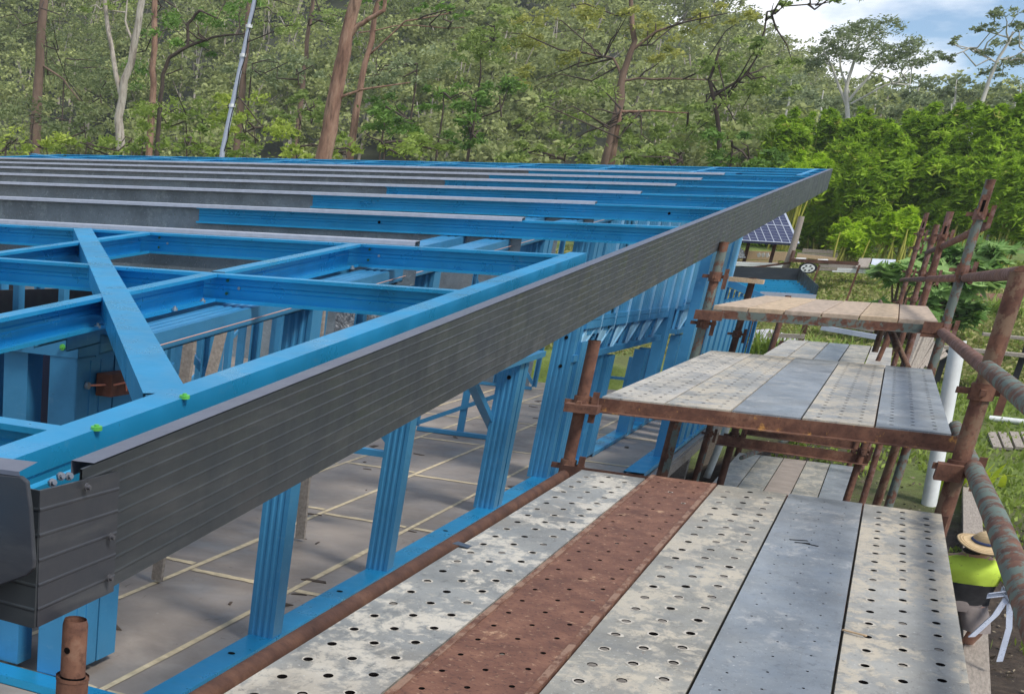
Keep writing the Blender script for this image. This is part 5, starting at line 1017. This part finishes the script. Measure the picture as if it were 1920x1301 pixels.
    ball('nose', (.025, -.216, 1.66), (.014, .018, .022), skinm, body); [ball('eye', (.02 + s * .032, -.203, 1.685), (.014, .008, .009), simple('eye', (.05, .04, .04), .3), body) for s in (-1, 1)]
    ball('mouth', (.022, -.205, 1.612), (.026, .008, .007), simple('lips', (.35, .14, .12), .5), body); [ball('ear', (.02 + s * .08, -.12, 1.66), (.014, .022, .032), skinm, body) for s in (-1, 1)]
    ball('hair', (.02, -.085, 1.685), (.090, .098, .112), hair, T, 20); ball('beard', (-.035, -.11, 1.595), (.075, .085, .05), hair, T, 18)
    # hat: wide curved straw brim and tapered crown, tipped forward
    def lathe(name, prof, mat, c, tilt, n=40, wave=0):
        vs, fs = [], []; k = len(prof)
        for r, z in prof:
            for j in range(n): a = 2 * math.pi * j / n; p = V((r * math.cos(a), r * math.sin(a), z + wave * r * r * math.cos(2 * a) * 2)); p.rotate(tilt); vs.append(tuple(p + V(c)))
        fs = [(i * n + j, i * n + (j + 1) % n, (i + 1) * n + (j + 1) % n, (i + 1) * n + j) for i in range(k - 1) for j in range(n)]
        me = bpy.data.meshes.new(name); me.from_pydata(vs, [], fs); return me
    from mathutils import Euler
    tl = Euler((math.radians(20), math.radians(4), 0)); hc = (.02, -.125, 1.735)
    prof = [(.195, -.03), (.20, -.028), (.193, -.012), (.16, -.008), (.12, .0), (.105, .012), (.098, .05), (.085, .10), (.055, .145), (.02, .165), (.001, .168)]
    hat = part('hat', lathe('hat', prof, straw, hc, tl, 44, .35), straw); part('hat_band', lathe('hat_band', [(.107, .008), (.108, .010), (.102, .045), (.100, .045)], None, hc, tl), simple('hat_band', (.03, .05, .13), .8), True, hat)
    for r in (.135, .155, .175): part('straw_ring', lathe('ring', [(r, -.007), (r + .004, -.004), (r + .008, -.009)], None, hc, tl, 44, .35), simple('straw_dark', (.36, .25, .13), .9), True, hat)
    # clothes as shaped tubes: lime and black polo with sleeves, knee length shorts
    def loft(name, rings, mat, parent=T, n=28, fold=.012, caps=False):
        vs, fs = [], []; k = len(rings)
        for i, (cx, cy, cz, rx, ry) in enumerate(rings):
            for j in range(n): a = 2 * math.pi * j / n; w_ = 1 + fold / max(rx, .05) * math.sin(3 * a + i * 1.3) * math.sin(5 * a + i * .7); vs.append((cx + rx * w_ * math.cos(a), cy + ry * w_ * math.sin(a), cz))
        fs = [(i * n + j, i * n + (j + 1) % n, (i + 1) * n + (j + 1) % n, (i + 1) * n + j) for i in range(k - 1) for j in range(n)]
        if caps: fs += [tuple(range((k - 1) * n, k * n))]
        me = bpy.data.meshes.new(name); me.from_pydata(vs, [], fs); o = part(name, me, mat, True, parent); d = o.modifiers.new('d', 'SUBSURF'); d.levels = d.render_levels = 1; return o
    top = loft('polo_top', [(0, 0, 1.14, .215, .155), (0, -.01, 1.22, .222, .162), (0, -.02, 1.32, .232, .165), (0, -.02, 1.40, .235, .15), (0, -.02, 1.46, .205, .125), (0, -.03, 1.495, .13, .10), (0, -.035, 1.52, .085, .085), (0, -.04, 1.535, .078, .08)], lime)
    for sx in (-1, 1):
        loft('sleeve', [(sx * .15, -.01, 1.475, .06, .07), (sx * .20, -.01, 1.455, .075, .085), (sx * .245, -.01 - .01 * (sx > 0), 1.38, .078, .088), (sx * .275, -.01 - .03 * (sx > 0), 1.30, .082, .09), (sx * .295, -.01 - .05 * (sx > 0), 1.225, .086, .092)], lime, top, 20, .006)
    ml = bpy.data.meshes.new('collar'); ml.from_pydata([(-.075, -.10, 1.535), (-.02, -.150, 1.44), (.0, -.125, 1.50), (.085, -.10, 1.535), (.03, -.150, 1.44), (-.1, -.03, 1.55), (.11, -.03, 1.55)], [], [(0, 1, 2), (3, 4, 2), (5, 1, 0), (6, 3, 4)]); part('collar', ml, lime, False, top)
    loft('polo_hem', [(0, 0, .86, .205, .155), (0, 0, .95, .20, .15), (0, 0, 1.05, .205, .152), (0, 0, 1.145, .2155, .156)], black)
    sh = loft('shorts', [(0, 0, .97, .19, .14), (0, 0, .90, .20, .152), (0, -.005, .82, .205, .158), (0, -.01, .76, .19, .15)], shorts)
    loft('shorts_leg', [(-.09, -.01, .84, .105, .14), (-.11, -.03, .72, .105, .13), (-.125, -.05, .60, .102, .118), (-.132, -.06, .50, .10, .112)], shorts, sh, 22); loft('shorts_leg', [(.09, -.01, .84, .105, .14), (.12, -.06, .72, .105, .13), (.145, -.11, .62, .102, .118), (.158, -.14, .53, .10, .112)], shorts, sh, 22)
    for x, y, dz in ((-.13, -.02, 0), (.15, -.05, .13)):
        skin('boot', [(x, y + .05, .12 + dz), (x, y + .04, .04 + dz), (x, y - .12, .035 + dz)], [(0, 1), (1, 2)], [.055, .05, .045], simple('tan_boot', (.28, .18, .09), .9), 0); skin('sock', [(x, y + .04, .13 + dz), (x, y + .04, .22 + dz)], [(0, 1)], [.052, .05], simple('yellow_sock', (.6, .7, .2), .9), 0)
    # the offcuts in the left hand
    q = V((.27, -.45, 1.05)); w = lambda p: (base.x + p[0] * SC[0], base.y + p[1] * SC[1], base.z + p[2] * SC[2])
    O = thing('metal_offcuts', 'bundle of pale galvanised channel offcuts held in the hand of the worker', 'metal strips', w(q)); sm = simple('bright_galvanised', (.62, .66, .74), .3, .5, .12, 8)
    h = aY(1886, 1108, 13.3)
    for (x, y, Y, wd) in ((1815, 1192, 13.0, .05), (1868, 1238, 13.1, .045), (1905, 1133, 13.2, .06), (1852, 1112, 13.3, .05)):
        e = aY(x, y, Y); m = M(); s0 = h + (h - e).normalized() * .06
        if (e - h).length > .3: mid = s0.lerp(e, .55) + V((.035, 0, .0)); m.chan(s0, mid, .03, wd, (0, 1, .1), (1, 0, .3), lip=.01); m.chan(mid, e, .03, wd, (0, 1, .1), (1, 0, .3), lip=.01)
        else: m.chan(s0, e, .05, wd * 1.2, (0, .3, 1), (0, -1, .3), lip=.01)
        m.build('strip', sm, O)
worker()

# ================================================================ hazy air over the valley
def haze():
    m = M(); m.box((-300, -60, -1.2), (300, 300, 62)); mt = bpy.data.materials.new('haze'); mt.use_nodes = True; nt = mt.node_tree; nt.nodes.clear()
    out = nt.nodes.new('ShaderNodeOutputMaterial'); pv = nt.nodes.new('ShaderNodeVolumePrincipled'); pv.inputs['Color'].default_value = (.86, .92, 1, 1); pv.inputs['Density'].default_value = .0005
    nt.links.new(pv.outputs[0], out.inputs['Volume']); o = m.build('haze', mt, None, 'thin pale haze filling the valley air', 'haze', kind='stuff')
haze()
